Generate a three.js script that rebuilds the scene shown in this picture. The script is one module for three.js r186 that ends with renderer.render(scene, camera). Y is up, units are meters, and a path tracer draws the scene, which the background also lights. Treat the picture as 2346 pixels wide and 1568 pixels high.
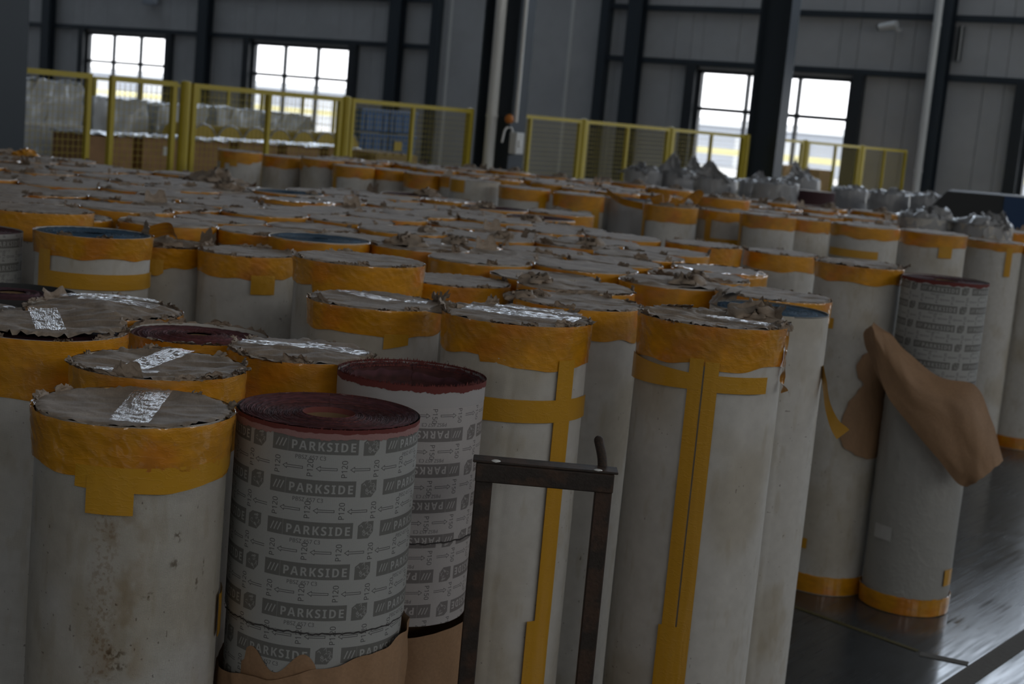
import * as THREE from 'three';
import { mergeGeometries } from 'three/addons/utils/BufferGeometryUtils.js';
import { RoundedBoxGeometry } from 'three/addons/geometries/RoundedBoxGeometry.js';
import { RectAreaLightUniformsLib } from 'three/addons/lights/RectAreaLightUniformsLib.js';
import { createNoise3D } from 'simplex-noise';

// ---------------------------------------------------------------- camera, sky, exposure
const scene = new THREE.Scene();
const camera = new THREE.PerspectiveCamera(2 * Math.atan(784 / 3450) * 180 / Math.PI, 2346 / 1568, 0.05, 400);
const rad = (d) => d * Math.PI / 180;
camera.position.set(0, 1.9, 0);
camera.rotation.order = 'YXZ';
camera.rotation.set(rad(-8.45), rad(36), rad(5.15));
camera.focus = 2.95;
camera.userData.fStop = 6.3;
camera.updateMatrixWorld();
const SKY = 3.2;                                             // brightness of the overcast sky
scene.background = new THREE.Color().setRGB(SKY * 0.985, SKY, SKY * 1.03);
const renderer = new THREE.WebGLRenderer();
renderer.toneMapping = THREE.LinearToneMapping;
renderer.toneMappingExposure = 1.0;
renderer.shadowMap.enabled = true;
RectAreaLightUniformsLib.init();
const DAY = new THREE.Color().setRGB(1, 0.985, 0.95), DAY_NORTH = new THREE.Color().setRGB(0.88, 1, 1.16);   // daylight through the frosted upper glazing, bluer on the far side
const GLAZE_FAR = 3.6, GLAZE_SIDE = 3.6, GLAZE_BACK = 2.2, GLAZE_ROOF = 0.2;

// ---------------------------------------------------------------- helpers
function mulberry(a) { return () => { a |= 0; a = a + 0x6D2B79F5 | 0; let t = Math.imul(a ^ a >>> 15, 1 | a); t = t + Math.imul(t ^ t >>> 7, 61 | t) ^ t; return ((t ^ t >>> 14) >>> 0) / 4294967296; }; }
const rnd = mulberry(7);
const n3 = createNoise3D(mulberry(11));
const ridge = (x, y, z) => 1 - Math.abs(n3(x, y, z));
const fbm = (x, y, z) => n3(x, y, z) * 0.6 + n3(x * 2.1, y * 2.1, z * 2.1) * 0.28 + n3(x * 4.3, y * 4.3, z * 4.3) * 0.12;
const lerp = (a, b, t) => a + (b - a) * t;
const clamp = (v, a, b) => Math.min(b, Math.max(a, v));
const smooth = (a, b, v) => { const t = clamp((v - a) / (b - a), 0, 1); return t * t * (3 - 2 * t); };
const taken = {};
function numbered(name) { taken[name] = (taken[name] ?? -1) + 1; return taken[name] ? name + '_' + String(taken[name]).padStart(3, '0') : name; }
function mesh(name, geo, mat, parent) {
  const m = new THREE.Mesh(geo, mat); m.name = parent && parent !== scene ? name : numbered(name);
  m.castShadow = m.receiveShadow = true; (parent ?? scene).add(m); return m;
}
function tag(o, label, category, group) { o.userData.label = label; o.userData.category = category; if (group) o.userData.group = group; return o; }
function thing(name, label, category, [x, y, z] = [0, 0, 0], turn = 0, group) {
  const g = new THREE.Group(); g.name = numbered(name); g.position.set(x, y, z); g.rotation.y = turn; scene.add(g);
  return tag(g, label, category, group);
}
function struct(o) { o.userData.kind = 'structure'; return o; }
function metreUv(g) {                                          // uv in metres, taken from the side each vertex faces
  const p = g.attributes.position, n = g.attributes.normal, u = g.attributes.uv;
  for (let i = 0; i < p.count; i++) { const ax = Math.abs(n.getX(i)), ay = Math.abs(n.getY(i)), az = Math.abs(n.getZ(i)); if (ax >= ay && ax >= az) u.setXY(i, p.getZ(i), p.getY(i)); else if (ay >= az) u.setXY(i, p.getX(i), p.getZ(i)); else u.setXY(i, p.getX(i), p.getY(i)); }
  return g;
}
const box = (w, h, d, x = 0, y = 0, z = 0) => metreUv(new THREE.BoxGeometry(w, h, d).translate(x, y, z));
const rbox = (w, h, d, r, x = 0, y = 0, z = 0) => metreUv(new RoundedBoxGeometry(w, h, d, 2, r).translate(x, y, z));
const merge = (list) => mergeGeometries(list.map((g) => g.index ? g.toNonIndexed() : g));
/** A surface over s, t in 0..1; fn returns [x, y, z, u, v]. */
function grid(nu, nv, fn) {
  const p = [], uv = [], ix = [];
  for (let j = 0; j <= nv; j++) for (let i = 0; i <= nu; i++) { const q = fn(i / nu, j / nv); p.push(q[0], q[1], q[2]); uv.push(q[3] ?? 0, q[4] ?? 0); }
  const w = nu + 1;
  for (let j = 0; j < nv; j++) for (let i = 0; i < nu; i++) { const a = j * w + i; ix.push(a, a + 1, a + w, a + 1, a + w + 1, a + w); }
  const g = new THREE.BufferGeometry();
  g.setAttribute('position', new THREE.Float32BufferAttribute(p, 3)); g.setAttribute('uv', new THREE.Float32BufferAttribute(uv, 2));
  g.setIndex(ix); g.computeVertexNormals(); return g;
}
/** The same surface with a back side t metres behind it, closed at the rim, so that a sheet has thickness. */
function sheet(nu, nv, t, fn) {
  const f = grid(nu, nv, fn), b = f.clone(), p = b.attributes.position, n = f.attributes.normal;
  for (let i = 0; i < p.count; i++) p.setXYZ(i, p.getX(i) - n.getX(i) * t, p.getY(i) - n.getY(i) * t, p.getZ(i) - n.getZ(i) * t);
  const ix = Array.from(b.index.array); for (let i = 0; i < ix.length; i += 3) [ix[i], ix[i + 1]] = [ix[i + 1], ix[i]];
  b.setIndex(ix); b.computeVertexNormals(); return mergeGeometries([f, b]);
}
function tube(points, r, seg = 24, radial = 8) {
  return new THREE.TubeGeometry(new THREE.CatmullRomCurve3(points.map((p) => new THREE.Vector3(...p))), seg, r, radial, false);
}

// ---------------------------------------------------------------- textures
function hash2(x, y, s) { let h = Math.imul(x, 374761393) + Math.imul(y, 668265263) + Math.imul(s, 974711) | 0; h = Math.imul(h ^ h >>> 13, 1274126177); return ((h ^ h >>> 16) >>> 0) / 4294967296; }
function tn(x, y, per, s) {                                   // value noise that repeats every per cells
  const xi = Math.floor(x), yi = Math.floor(y), fx = x - xi, fy = y - yi, u = fx * fx * (3 - 2 * fx), v = fy * fy * (3 - 2 * fy);
  const m = (a) => ((a % per) + per) % per;
  const a = hash2(m(xi), m(yi), s), b = hash2(m(xi + 1), m(yi), s), c = hash2(m(xi), m(yi + 1), s), d = hash2(m(xi + 1), m(yi + 1), s);
  return lerp(lerp(a, b, u), lerp(c, d, u), v);
}
const tf = (x, y, n, s) => tn(x * n, y * n, n, s) * 0.55 + tn(x * n * 2, y * n * 2, n * 2, s + 1) * 0.28 + tn(x * n * 4, y * n * 4, n * 4, s + 2) * 0.17;
function tex(w, h, fn, srgb = true) {                         // fn(x, y in 0..1) gives a grey or [r, g, b] in 0..255
  const d = new Uint8Array(w * h * 4);
  for (let j = 0; j < h; j++) for (let i = 0; i < w; i++) {
    const c = fn(i / w, j / h), k = (j * w + i) * 4, a = typeof c === 'number';
    d[k] = clamp(a ? c : c[0], 0, 255); d[k + 1] = clamp(a ? c : c[1], 0, 255); d[k + 2] = clamp(a ? c : c[2], 0, 255); d[k + 3] = 255;
  }
  const t = new THREE.DataTexture(d, w, h); t.wrapS = t.wrapT = THREE.RepeatWrapping; t.magFilter = THREE.LinearFilter; t.minFilter = THREE.LinearMipmapLinearFilter;
  t.generateMipmaps = true; if (srgb) t.colorSpace = THREE.SRGBColorSpace; t.needsUpdate = true; return t;
}
const rep = (t, u, v = u) => { const c = t.clone(); c.repeat.set(u, v); c.needsUpdate = true; return c; };   // u, v: repeats per metre
// woven sheeting of the roll wraps: the colour with smudges and specks over 1.2 m, the weave as a bump over 6.4 cm
function wrapColour(seed, stain) {
  return tex(1024, 1024, (x, y) => {
    const soft = tf(x, y, 4, seed), fine = tf(x, y, 60, seed + 9), streak = tf(x * 3 % 1, y * 0.999, 14, seed + 5);
    let v = 203 + (fine - 0.5) * 14, r = 0, g = 0, b = 0;
    const dirt = smooth(0.52, 0.75, soft) * 0.55 + smooth(0.58, 0.8, streak) * 0.3;
    const speck = tn(x * 150, y * 150, 150, seed + 20) > 0.962 && tf(x, y, 7, seed + 3) > 0.52 ? 1 : 0;
    r = v - dirt * 26 - speck * 62; g = v - 3 - dirt * 33 - speck * 66; b = v - 9 - dirt * 46 - speck * 66;
    if (stain) [r, g, b] = stain(x, y, r, g, b);
    return [r, g, b];
  });
}
const T = {};
T.wrapA = wrapColour(3); T.wrapB = wrapColour(41);
// the front roll: rusty speckles and grey scuffs run down below its tape tab (u runs once round the roll, 0.5 faces the tab side)
T.wrapF1 = wrapColour(77, (x, y, r, g, b) => {
  const c = Math.abs(x - 0.462 - (tf(x, y, 9, 5) - 0.5) * 0.014), n = tf(x, y, 230, 31), m = tf(x, y, 40, 8);
  const k = smooth(0.034, 0.004, c) * (smooth(0.52, 0.7, n) * 0.34 + 0.13 * smooth(0.4, 0.6, m));
  r -= k * 66; g -= k * 88; b -= k * 106;
  const k2 = smooth(0.055, 0.01, Math.abs(x - 0.5)) * smooth(0.35, 0.7, m) * 0.5; r -= k2 * 34; g -= k2 * 46; b -= k2 * 60;
  for (const [sx, sy, wx, wy] of [[0.49, 0.695, 0.024, 0.012], [0.495, 0.678, 0.02, 0.008], [0.643, 0.797, 0.004, 0.016], [0.627, 0.778, 0.005, 0.014], [0.431, 0.752, 0.016, 0.008], [0.537, 0.77, 0.014, 0.008], [0.583, 0.845, 0.01, 0.012], [0.58, 0.81, 0.012, 0.01]]) {
    const q = Math.hypot((x - sx) / wx, (y - sy) / wy), e = smooth(1, 0.2, q) * smooth(0.44, 0.66, n); r -= e * 70; g -= e * 74; b -= e * 78;
  }
  return [r, g, b];
});
T.weave = tex(256, 256, (x, y) => { const a = Math.sin((x + y) * Math.PI * 32), b = Math.sin((x - y) * Math.PI * 32); return 128 + 60 * a * b + (tn(x * 64, y * 64, 64, 2) - 0.5) * 50; }, false);
T.kraft = tex(512, 512, (x, y) => { const f = tf(x, y, 6, 61), g = tf(x, y * 0.999, 70, 62), s = tn(x * 200, y * 14, 200, 9), v = 1 + (f - 0.5) * 0.22 + (g - 0.5) * 0.16 + (s - 0.5) * 0.06; return [158 * v, 141 * v, 124 * v]; });
T.kraftWarm = tex(512, 512, (x, y) => { const f = tf(x, y, 5, 66), g = tf(x, y, 80, 67), v = 1 + (f - 0.5) * 0.12 + (g - 0.5) * 0.12; return [160 * v, 126 * v, 95 * v]; });
T.kraftBump = tex(512, 512, (x, y) => 255 * (0.55 * tf(x, y, 8, 71) + 0.25 * tf(x, y, 40, 72) + 0.2 * Math.pow(1 - Math.abs(2 * tf(x, y, 5, 73) - 1), 6)), false);
T.tapeBump = tex(512, 512, (x, y) => { const r1 = Math.pow(1 - Math.abs(2 * tf(x, y, 5, 81) - 1), 14), r2 = Math.pow(1 - Math.abs(2 * tf(x, (y * 3) % 1, 7, 83) - 1), 22), r3 = Math.pow(1 - Math.abs(2 * tf((x + y) % 1, (y * 2) % 1, 11, 86) - 1), 26); return 255 * (0.25 * r1 + 0.4 * r2 + 0.35 * r3); }, false);
T.tapeColour = tex(512, 512, (x, y) => { const a = tf(x, y, 5, 91), b = tf(x, (y * 3) % 1, 9, 92), v = 1 + (a - 0.5) * 0.28 + (b - 0.5) * 0.16, k = smooth(0.5, 0.75, tf(x, y, 3, 94)); return [204 * v, (140 - 14 * k) * v, (4 + 12 * k) * v]; });
T.clearBump = tex(512, 512, (x, y) => 255 * (0.6 * tn(x * 10 + 0.6 * tf(x, y, 6, 99), y * 110, 110, 98) + 0.4 * tf(x, y, 40, 97)), false);
T.floor = tex(1024, 1024, (x, y) => { const a = tf(x, y, 4, 101), b = tf(x, y, 40, 102), s = tn(x * 220, y * 9, 220, 104), v = 1 + (a - 0.5) * 0.3 + (b - 0.5) * 0.2 + (s - 0.5) * 0.1; return [62 * v, 66 * v, 70 * v]; });
T.floorRough = tex(512, 512, (x, y) => 60 + 90 * tf(x, y, 6, 111) + 90 * (tn(x * 240, y * 10, 240, 112) - 0.5), false);
T.rust = tex(256, 256, (x, y) => { const a = tf(x, y, 6, 121), b = tf(x, y, 30, 122); const k = smooth(0.35, 0.75, a); return [lerp(62, 82, k) * (0.88 + 0.24 * b), lerp(55, 64, k) * (0.88 + 0.24 * b), lerp(50, 53, k) * (0.88 + 0.24 * b)]; });
T.card = tex(256, 256, (x, y) => { const f = tf(x, y, 6, 131), v = 1 + (f - 0.5) * 0.14; return [168 * v, 130 * v, 92 * v]; });
T.wall = tex(256, 256, (x, y) => 198 + 16 * (tf(x, y, 5, 141) - 0.5), true);
// printed backing: two repeats of the name box across, one line of grit numbers and arrows
function printTexture(grit, paper, ink, inkBox) {
  const W = 2048, Hh = 364, c = document.createElement('canvas'); c.width = W; c.height = Hh; const g = c.getContext('2d');
  g.fillStyle = paper; g.fillRect(0, 0, W, Hh);
  const bx = 755, bh = 138, by = 20;
  for (let k = 0; k < 2; k++) {
    const x0 = 20 + k * 1024;
    g.fillStyle = inkBox; g.fillRect(x0, by, bx, bh);
    g.strokeStyle = paper; g.lineWidth = 10;
    for (let i = 0; i < 3; i++) { g.beginPath(); g.moveTo(x0 + 32 + i * 34, by + 104); g.lineTo(x0 + 62 + i * 34, by + 34); g.stroke(); }
    g.lineWidth = 2; g.beginPath(); g.moveTo(x0 + 148, by); g.lineTo(x0 + 148, by + bh); g.stroke();
    g.fillStyle = paper; g.font = 'bold 106px sans-serif'; g.textAlign = 'left'; g.textBaseline = 'middle';
    const word = 'PARKSIDE'; let w = 0; for (const ch of word) w += g.measureText(ch).width;
    const gap = (565 - w) / (word.length - 1); let x = x0 + 172; for (const ch of word) { g.fillText(ch, x, by + bh / 2 + 6); x += g.measureText(ch).width + gap; }
    // the grain emblem: an eight-sided patch with light facets
    const ex = x0 + 800, ey = by - 6, ew = 150, eh = 150;
    g.fillStyle = inkBox; g.beginPath(); g.moveTo(ex, ey + 34); g.lineTo(ex + 44, ey); g.lineTo(ex + ew, ey); g.lineTo(ex + ew, ey + 96); g.lineTo(ex + 104, ey + eh); g.lineTo(ex, ey + eh); g.fill();
    g.strokeStyle = paper; g.lineWidth = 4; const rr = mulberry(90 + k);
    for (let i = 0; i < 15; i++) { const px = ex + 12 + rr() * 112, py = ey + 22 + rr() * 100; g.beginPath(); g.moveTo(px, py); g.lineTo(px + 10 + rr() * 12, py + (rr() - 0.7) * 42); g.lineTo(px + 22 + rr() * 10, py + (rr() - 0.3) * 24); g.stroke(); }
    g.fillStyle = ink; g.font = '48px sans-serif'; g.textBaseline = 'middle'; g.fillText('PBSZ 457 C3', x0 + 215, by + bh + 36);
  }
  for (let k = 0; k < 7; k++) {
    const x = 40 + k * (W / 7);
    g.save(); g.translate(x + 40, 282); g.rotate(-Math.PI / 2); g.fillStyle = ink; g.font = '70px sans-serif'; g.textAlign = 'center'; g.textBaseline = 'middle'; g.fillText('P' + grit, 0, 0); g.restore();
    g.strokeStyle = ink; g.lineWidth = 5; g.fillStyle = paper; const a = x + 92, b = x + 268, m = 284;
    g.beginPath(); g.moveTo(a, m); g.lineTo(a + 34, m - 22); g.lineTo(a + 34, m - 9); g.lineTo(b, m - 9); g.lineTo(b, m + 9); g.lineTo(a + 34, m + 9); g.lineTo(a + 34, m + 22); g.closePath(); g.stroke();
  }
  const rr = mulberry(5); g.fillStyle = 'rgba(120,120,118,0.35)'; for (let i = 0; i < 5000; i++) g.fillRect(rr() * W, rr() * Hh, 2, 2);
  const t = new THREE.CanvasTexture(c); t.wrapS = t.wrapT = THREE.RepeatWrapping; t.colorSpace = THREE.SRGBColorSpace; t.anisotropy = 8; return t;
}
T.print120 = printTexture('120', '#a6a7a5', '#4a4a49', '#6e6e6b');
T.print150 = printTexture('150', '#b6b1b0', '#565252', '#7b7675');

// ---------------------------------------------------------------- materials
const std = (color, o = {}) => new THREE.MeshStandardMaterial({ color: new THREE.Color().setRGB(...color), roughness: 0.7, ...o });
const phys = (color, o = {}) => new THREE.MeshPhysicalMaterial({ color: new THREE.Color().setRGB(...color), roughness: 0.5, ...o });
const WHITE = [1, 1, 1];
const M = {
  wrapA: std(WHITE, { map: rep(T.wrapA, 1 / 1.2), bumpMap: rep(T.weave, 1 / 0.064), bumpScale: 0.0005, roughness: 0.62 }),
  wrapB: std(WHITE, { map: rep(T.wrapB, 1 / 1.2), bumpMap: rep(T.weave, 1 / 0.064), bumpScale: 0.0005, roughness: 0.62 }),
  wrapF1: std(WHITE, { map: T.wrapF1, bumpMap: rep(T.weave, 16, 20), bumpScale: 0.0022, roughness: 0.5 }),
  tape: phys(WHITE, { map: rep(T.tapeColour, 3), bumpMap: rep(T.tapeBump, 4, 5), bumpScale: 0.0008, roughness: 0.45, clearcoat: 1, clearcoatRoughness: 0.04 }),
  tapeFlat: phys([0.6, 0.3, 0.007], { bumpMap: rep(T.tapeBump, 4), bumpScale: 0.0006, roughness: 0.42, clearcoat: 0.7, clearcoatRoughness: 0.2 }),
  kraft: std(WHITE, { map: rep(T.kraft, 4), bumpMap: rep(T.kraftBump, 4), bumpScale: 0.0012, roughness: 0.62 }),
  kraftWarm: std(WHITE, { map: rep(T.kraftWarm, 3), bumpMap: rep(T.kraftBump, 3), bumpScale: 0.0015, roughness: 0.6, side: THREE.DoubleSide }),
  clear: phys(WHITE, { transmission: 1, thickness: 0, roughness: 0.13, ior: 1.5, bumpMap: rep(T.clearBump, 6, 6), bumpScale: 0.0018 }),
  film: phys([0.33, 0.33, 0.335], { roughness: 0.3, clearcoat: 0.8, clearcoatRoughness: 0.15, side: THREE.DoubleSide }),
  red: std(WHITE, { vertexColors: true, roughness: 0.82 }),
  redEdge: std([0.16, 0.035, 0.03], { roughness: 0.85, side: THREE.DoubleSide }),
  pinkDust: std([0.34, 0.19, 0.18], { roughness: 0.85, bumpMap: rep(T.kraftBump, 12), bumpScale: 0.001 }),
  darkRed: std([0.055, 0.018, 0.022], { roughness: 0.7 }),
  blue: std([0.045, 0.105, 0.17], { roughness: 0.55, bumpMap: rep(T.kraftBump, 6), bumpScale: 0.001 }),
  core: std([0.22, 0.14, 0.07], { roughness: 0.8, side: THREE.DoubleSide }),
  print120: std(WHITE, { map: T.print120, roughness: 0.6, bumpMap: rep(T.weave, 4, 1), bumpScale: 0.0002 }),
  print150: std(WHITE, { map: T.print150, roughness: 0.6, bumpMap: rep(T.weave, 4, 1), bumpScale: 0.0002 }),
  cutLine: std([0.05, 0.045, 0.045], { roughness: 0.9 }),
  grey: std([0.36, 0.355, 0.335], { roughness: 0.55, bumpMap: rep(T.kraftBump, 2.5), bumpScale: 0.004 }),
  sticker: std([0.5, 0.5, 0.49], { roughness: 0.4 }),
  wall: std(WHITE, { map: rep(T.wall, 0.5), roughness: 0.5 }),
  ceiling: std([0.55, 0.57, 0.58], { roughness: 0.7 }),
  steel: std([0.045, 0.058, 0.072], { roughness: 0.45, metalness: 0.1 }),
  frame: std([0.04, 0.047, 0.055], { roughness: 0.5 }),
  glass: phys(WHITE, { transmission: 1, thickness: 0, roughness: 0.02, ior: 1.45 }),
  pipe: phys([0.8, 0.8, 0.77], { roughness: 0.35, clearcoat: 0.3 }),
  yellow: phys([0.52, 0.4, 0.02], { roughness: 0.45, clearcoat: 0.3, clearcoatRoughness: 0.3 }),
  floor: std(WHITE, { map: rep(T.floor, 0.4), roughnessMap: rep(T.floorRough, 0.5), roughness: 0.5 }),
  floorStrip: std([0.15, 0.145, 0.135], { roughness: 0.95, bumpMap: rep(T.kraftBump, 6), bumpScale: 0.003 }),
  floorYellow: std([0.1, 0.085, 0.03], { roughness: 0.75 }),
  rust: std(WHITE, { map: rep(T.rust, 6), roughness: 0.55, metalness: 0.35, bumpMap: rep(T.kraftBump, 10), bumpScale: 0.0008 }),
  rubber: std([0.03, 0.03, 0.03], { roughness: 0.8 }),
  card: std(WHITE, { map: rep(T.card, 2), roughness: 0.75 }),
  cardTape: std([0.3, 0.19, 0.09], { roughness: 0.4 }),
  plasticBag: phys([0.52, 0.54, 0.54], { roughness: 0.35, clearcoat: 0.6, clearcoatRoughness: 0.2 }),
  wood: std([0.38, 0.25, 0.1], { roughness: 0.75 }),
  crate: std([0.03, 0.12, 0.3], { roughness: 0.45 }),
  label: std([0.7, 0.7, 0.68], { roughness: 0.5 }),
  labelYellow: std([0.6, 0.42, 0.06], { roughness: 0.5 }),
  orange: std([0.6, 0.2, 0.03], { roughness: 0.5 }),
  machine: std([0.028, 0.03, 0.032], { roughness: 0.5 }),
  machineBlue: std([0.01, 0.05, 0.14], { roughness: 0.45 }),
  railYellow: std([0.85, 0.78, 0.42], { roughness: 0.6 }),
  ground: std([0.5, 0.5, 0.49], { roughness: 0.9 }),
  shed: std([0.42, 0.45, 0.5], { roughness: 0.8 }),
  shedRoof: std([0.6, 0.62, 0.64], { roughness: 0.7 }),
};

// ---------------------------------------------------------------- the hall: floor, walls, glazing, roof
const X0 = -45, X1 = 9, Z0 = -27, Z1 = 14, TOP = 10;
struct(mesh('floor', (() => { const g = box(X1 - X0 + 0.4, 0.2, Z1 - Z0 + 0.4, (X0 + X1) / 2, -0.1, (Z0 + Z1) / 2); const p = g.attributes.position, u = g.attributes.uv; for (let i = 0; i < p.count; i++) u.setXY(i, p.getX(i), p.getZ(i)); return g; })(), M.floor));
{ // joints and painted line on the floor in the aisle
  const strip = (name, a, b, w, mat) => { const dx = b[0] - a[0], dz = b[1] - a[1], L = Math.hypot(dx, dz); const g = box(L, 0.003, w); const p = g.attributes.position, u = g.attributes.uv; for (let i = 0; i < p.count; i++) u.setXY(i, p.getX(i), p.getZ(i)); const m = mesh(name, g, mat); m.position.set((a[0] + b[0]) / 2, 0.0016, (a[1] + b[1]) / 2); m.rotation.y = -Math.atan2(dz, dx); return struct(m); };
  strip('trim_1', [-1.71, -4.6], [-1.685, -8.6], 0.085, M.floorStrip);
  strip('trim_2', [-1.93, -5.505], [-1.755, -5.55], 0.045, M.floorStrip);
  strip('trim_3', [-2.75, -5.67], [-1.95, -5.53], 0.022, M.floorYellow);
}
const BAY = 6.5, COLS = [-43.1, -36.6, -30.1, -23.58, -17.05, -10.5, -3.9, 2.6];
const LOWC = [-40, -33.37, -26.78, -13.87, -7.15, -0.6], HIGHC = [-39.6, -33.2, -26.65, -20.15, -13.65, -7.15, -0.65, 5.6];
const LOW = LOWC.map((c) => [c - 1.68, c + 1.68, 0.95, 3.2]), HIGH = HIGHC.map((c) => [c - 2.55, c + 2.55, 6.1, 9.4]);
const DOOR = [-22.45, -17.85, 0, 4.95];
{
  const wall = new THREE.Group(); wall.name = 'wall_far'; struct(wall); scene.add(wall);
  const holes = [...LOW, ...HIGH, DOOR];
  const xs = [X0 - 0.2, X1 + 0.2]; for (let x = -42.9 - 2 * BAY / 6; x < X1; x += BAY / 6) xs.push(x);
  for (const h of holes) xs.push(h[0], h[1]);
  xs.sort((a, b) => a - b);
  const back = [];
  for (let i = 0; i + 1 < xs.length; i++) {
    const a = xs[i], b = xs[i + 1]; if (b - a < 0.02) continue;
    let segs = [[0, TOP]];
    for (const [hx0, hx1, y0, y1] of holes) if (a >= hx0 - 0.01 && b <= hx1 + 0.01) segs = segs.flatMap(([s, e]) => [[s, Math.min(e, y0)], [Math.max(s, y1), e]].filter(([p, q]) => q - p > 0.02));
    for (const [s, e] of segs) {
      const g = box(b - a - 0.012, e - s, 0.1, (a + b) / 2, (s + e) / 2, Z0 - 0.05); const p = g.attributes.position, u = g.attributes.uv; for (let k = 0; k < p.count; k++) u.setXY(k, p.getX(k), p.getY(k));
      mesh('wall_panel', g, M.wall, wall); back.push(box(b - a, e - s, 0.06, (a + b) / 2, (s + e) / 2, Z0 - 0.125));
    }
  }
  mesh('added_leak_backing', merge(back), M.wall, wall);  // added unseen backing, keeps sky light from leaking through the panel gaps
}
const sideWall = (name, holes, along, at, from, to, inward) => {   // a plain wall with openings, along x or z
  const xs = [from, to, ...holes.flatMap((h) => [h[0], h[1]])].sort((a, b) => a - b), list = [];
  for (let i = 0; i + 1 < xs.length; i++) {
    const a = xs[i], b = xs[i + 1]; if (b - a < 0.02) continue; let segs = [[0, TOP]];
    for (const [h0, h1, y0, y1] of holes) if (a >= h0 - 0.01 && b <= h1 + 0.01) segs = segs.flatMap(([s, e]) => [[s, Math.min(e, y0)], [Math.max(s, y1), e]].filter(([p, q]) => q - p > 0.02));
    for (const [s, e] of segs) list.push(along === 'z' ? box(0.16, e - s, b - a, at - inward * 0.08, (s + e) / 2, (a + b) / 2) : box(b - a, e - s, 0.16, (a + b) / 2, (s + e) / 2, at - inward * 0.08));
  }
  struct(mesh(name, merge(list), M.wall));
};
const SIDE = [-23, -16.5, -10, -3.5, 3, 9.5].map((c) => [c - 2.4, c + 2.4, 4.4, 6.2]);
const BACK = [-29, -15, -1, 5].map((c) => [c - 1.6, c + 1.6, 4.6, 6]);
sideWall('wall_right', SIDE, 'z', X1, Z0 - 0.2, Z1 + 0.2, -1);
sideWall('wall_left', [], 'z', X0, Z0 - 0.2, Z1 + 0.2, 1);
sideWall('wall_back', BACK, 'x', Z1, X0 - 0.2, X1 + 0.2, -1);
const ROOF = []; for (const x of [-37, -24, -13, -4, 4]) for (const z of [-20, -9, 2]) ROOF.push([x, z]);
{ // roof with openings for the skylights
  const list = [], zs = [Z0 - 0.2, Z1 + 0.2]; for (const z of [-20, -9, 2]) zs.push(z - 2.4, z + 2.4); zs.sort((a, b) => a - b);
  for (let i = 0; i + 1 < zs.length; i++) {
    const a = zs[i], b = zs[i + 1], open = [-20, -9, 2].some((z) => a >= z - 2.41 && b <= z + 2.41);
    const xs = [X0 - 0.2, X1 + 0.2]; if (open) for (const x of [-37, -24, -13, -4, 4]) xs.push(x - 0.6, x + 0.6); xs.sort((p, q) => p - q);
    for (let k = 0; k + 1 < xs.length; k += 2) list.push(box(xs[k + 1] - xs[k], 0.2, b - a, (xs[k] + xs[k + 1]) / 2, TOP + 0.1, (a + b) / 2));
  }
  struct(mesh('ceiling', merge(list), M.ceiling));
}
let nWindow = 0;
/** Frosted upper glazing that glows with the daylight behind it, with its area light just inside. w across, h high, centred at p, facing dir. */
function glowWindow(w, h, p, turn, tilt, level, cols, rows, day = DAY) {
  const g = new THREE.Group(); g.name = 'window_' + (++nWindow); struct(g); g.position.set(...p); g.rotation.order = 'YXZ'; g.rotation.set(tilt, turn, 0); scene.add(g);
  const glow = std([0.75, 0.76, 0.78], { roughness: 0.5, emissive: day, emissiveIntensity: level * 0.25 });
  for (let i = 0; i < cols; i++) for (let j = 0; j < rows; j++) mesh('pane', box(w / cols - 0.03, h / rows - 0.03, 0.02, -w / 2 + (i + 0.5) * w / cols, -h / 2 + (j + 0.5) * h / rows, -0.06), glow, g);
  const bars = []; for (let i = 0; i <= cols; i++) bars.push(box(0.06, h + 0.06, 0.12, -w / 2 + i * w / cols, 0, -0.01)); mesh('mullion', merge(bars), M.frame, g);
  const rails = []; for (let j = 0; j <= rows; j++) rails.push(box(w + 0.06, 0.06, 0.11, 0, -h / 2 + j * h / rows, -0.01)); mesh('transom', merge(rails), M.frame, g);
  const l = new THREE.RectAreaLight(day, level * 0.8, w - 0.1, h - 0.1); l.name = 'window_daylight'; l.position.set(0, 0, -0.03); l.rotation.y = Math.PI; l.castShadow = true; g.add(l);
}
for (const [a, b, y0, y1] of HIGH) glowWindow(b - a, y1 - y0, [(a + b) / 2, (y0 + y1) / 2, Z0 - 0.02], 0, 0, GLAZE_FAR, 5, 2, DAY_NORTH);
for (const [a, b, y0, y1] of SIDE) glowWindow(b - a, y1 - y0, [X1 + 0.02, (y0 + y1) / 2, (a + b) / 2], -Math.PI / 2, 0, GLAZE_SIDE, 5, 1);
for (const [a, b, y0, y1] of BACK) glowWindow(b - a, y1 - y0, [(a + b) / 2, (y0 + y1) / 2, Z1 + 0.02], Math.PI, 0, GLAZE_BACK, 4, 1);
for (const [x, z] of ROOF) glowWindow(1.2, 4.8, [x, TOP + 0.02, z], 0, Math.PI / 2, GLAZE_ROOF, 1, 4, DAY_NORTH);
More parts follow.
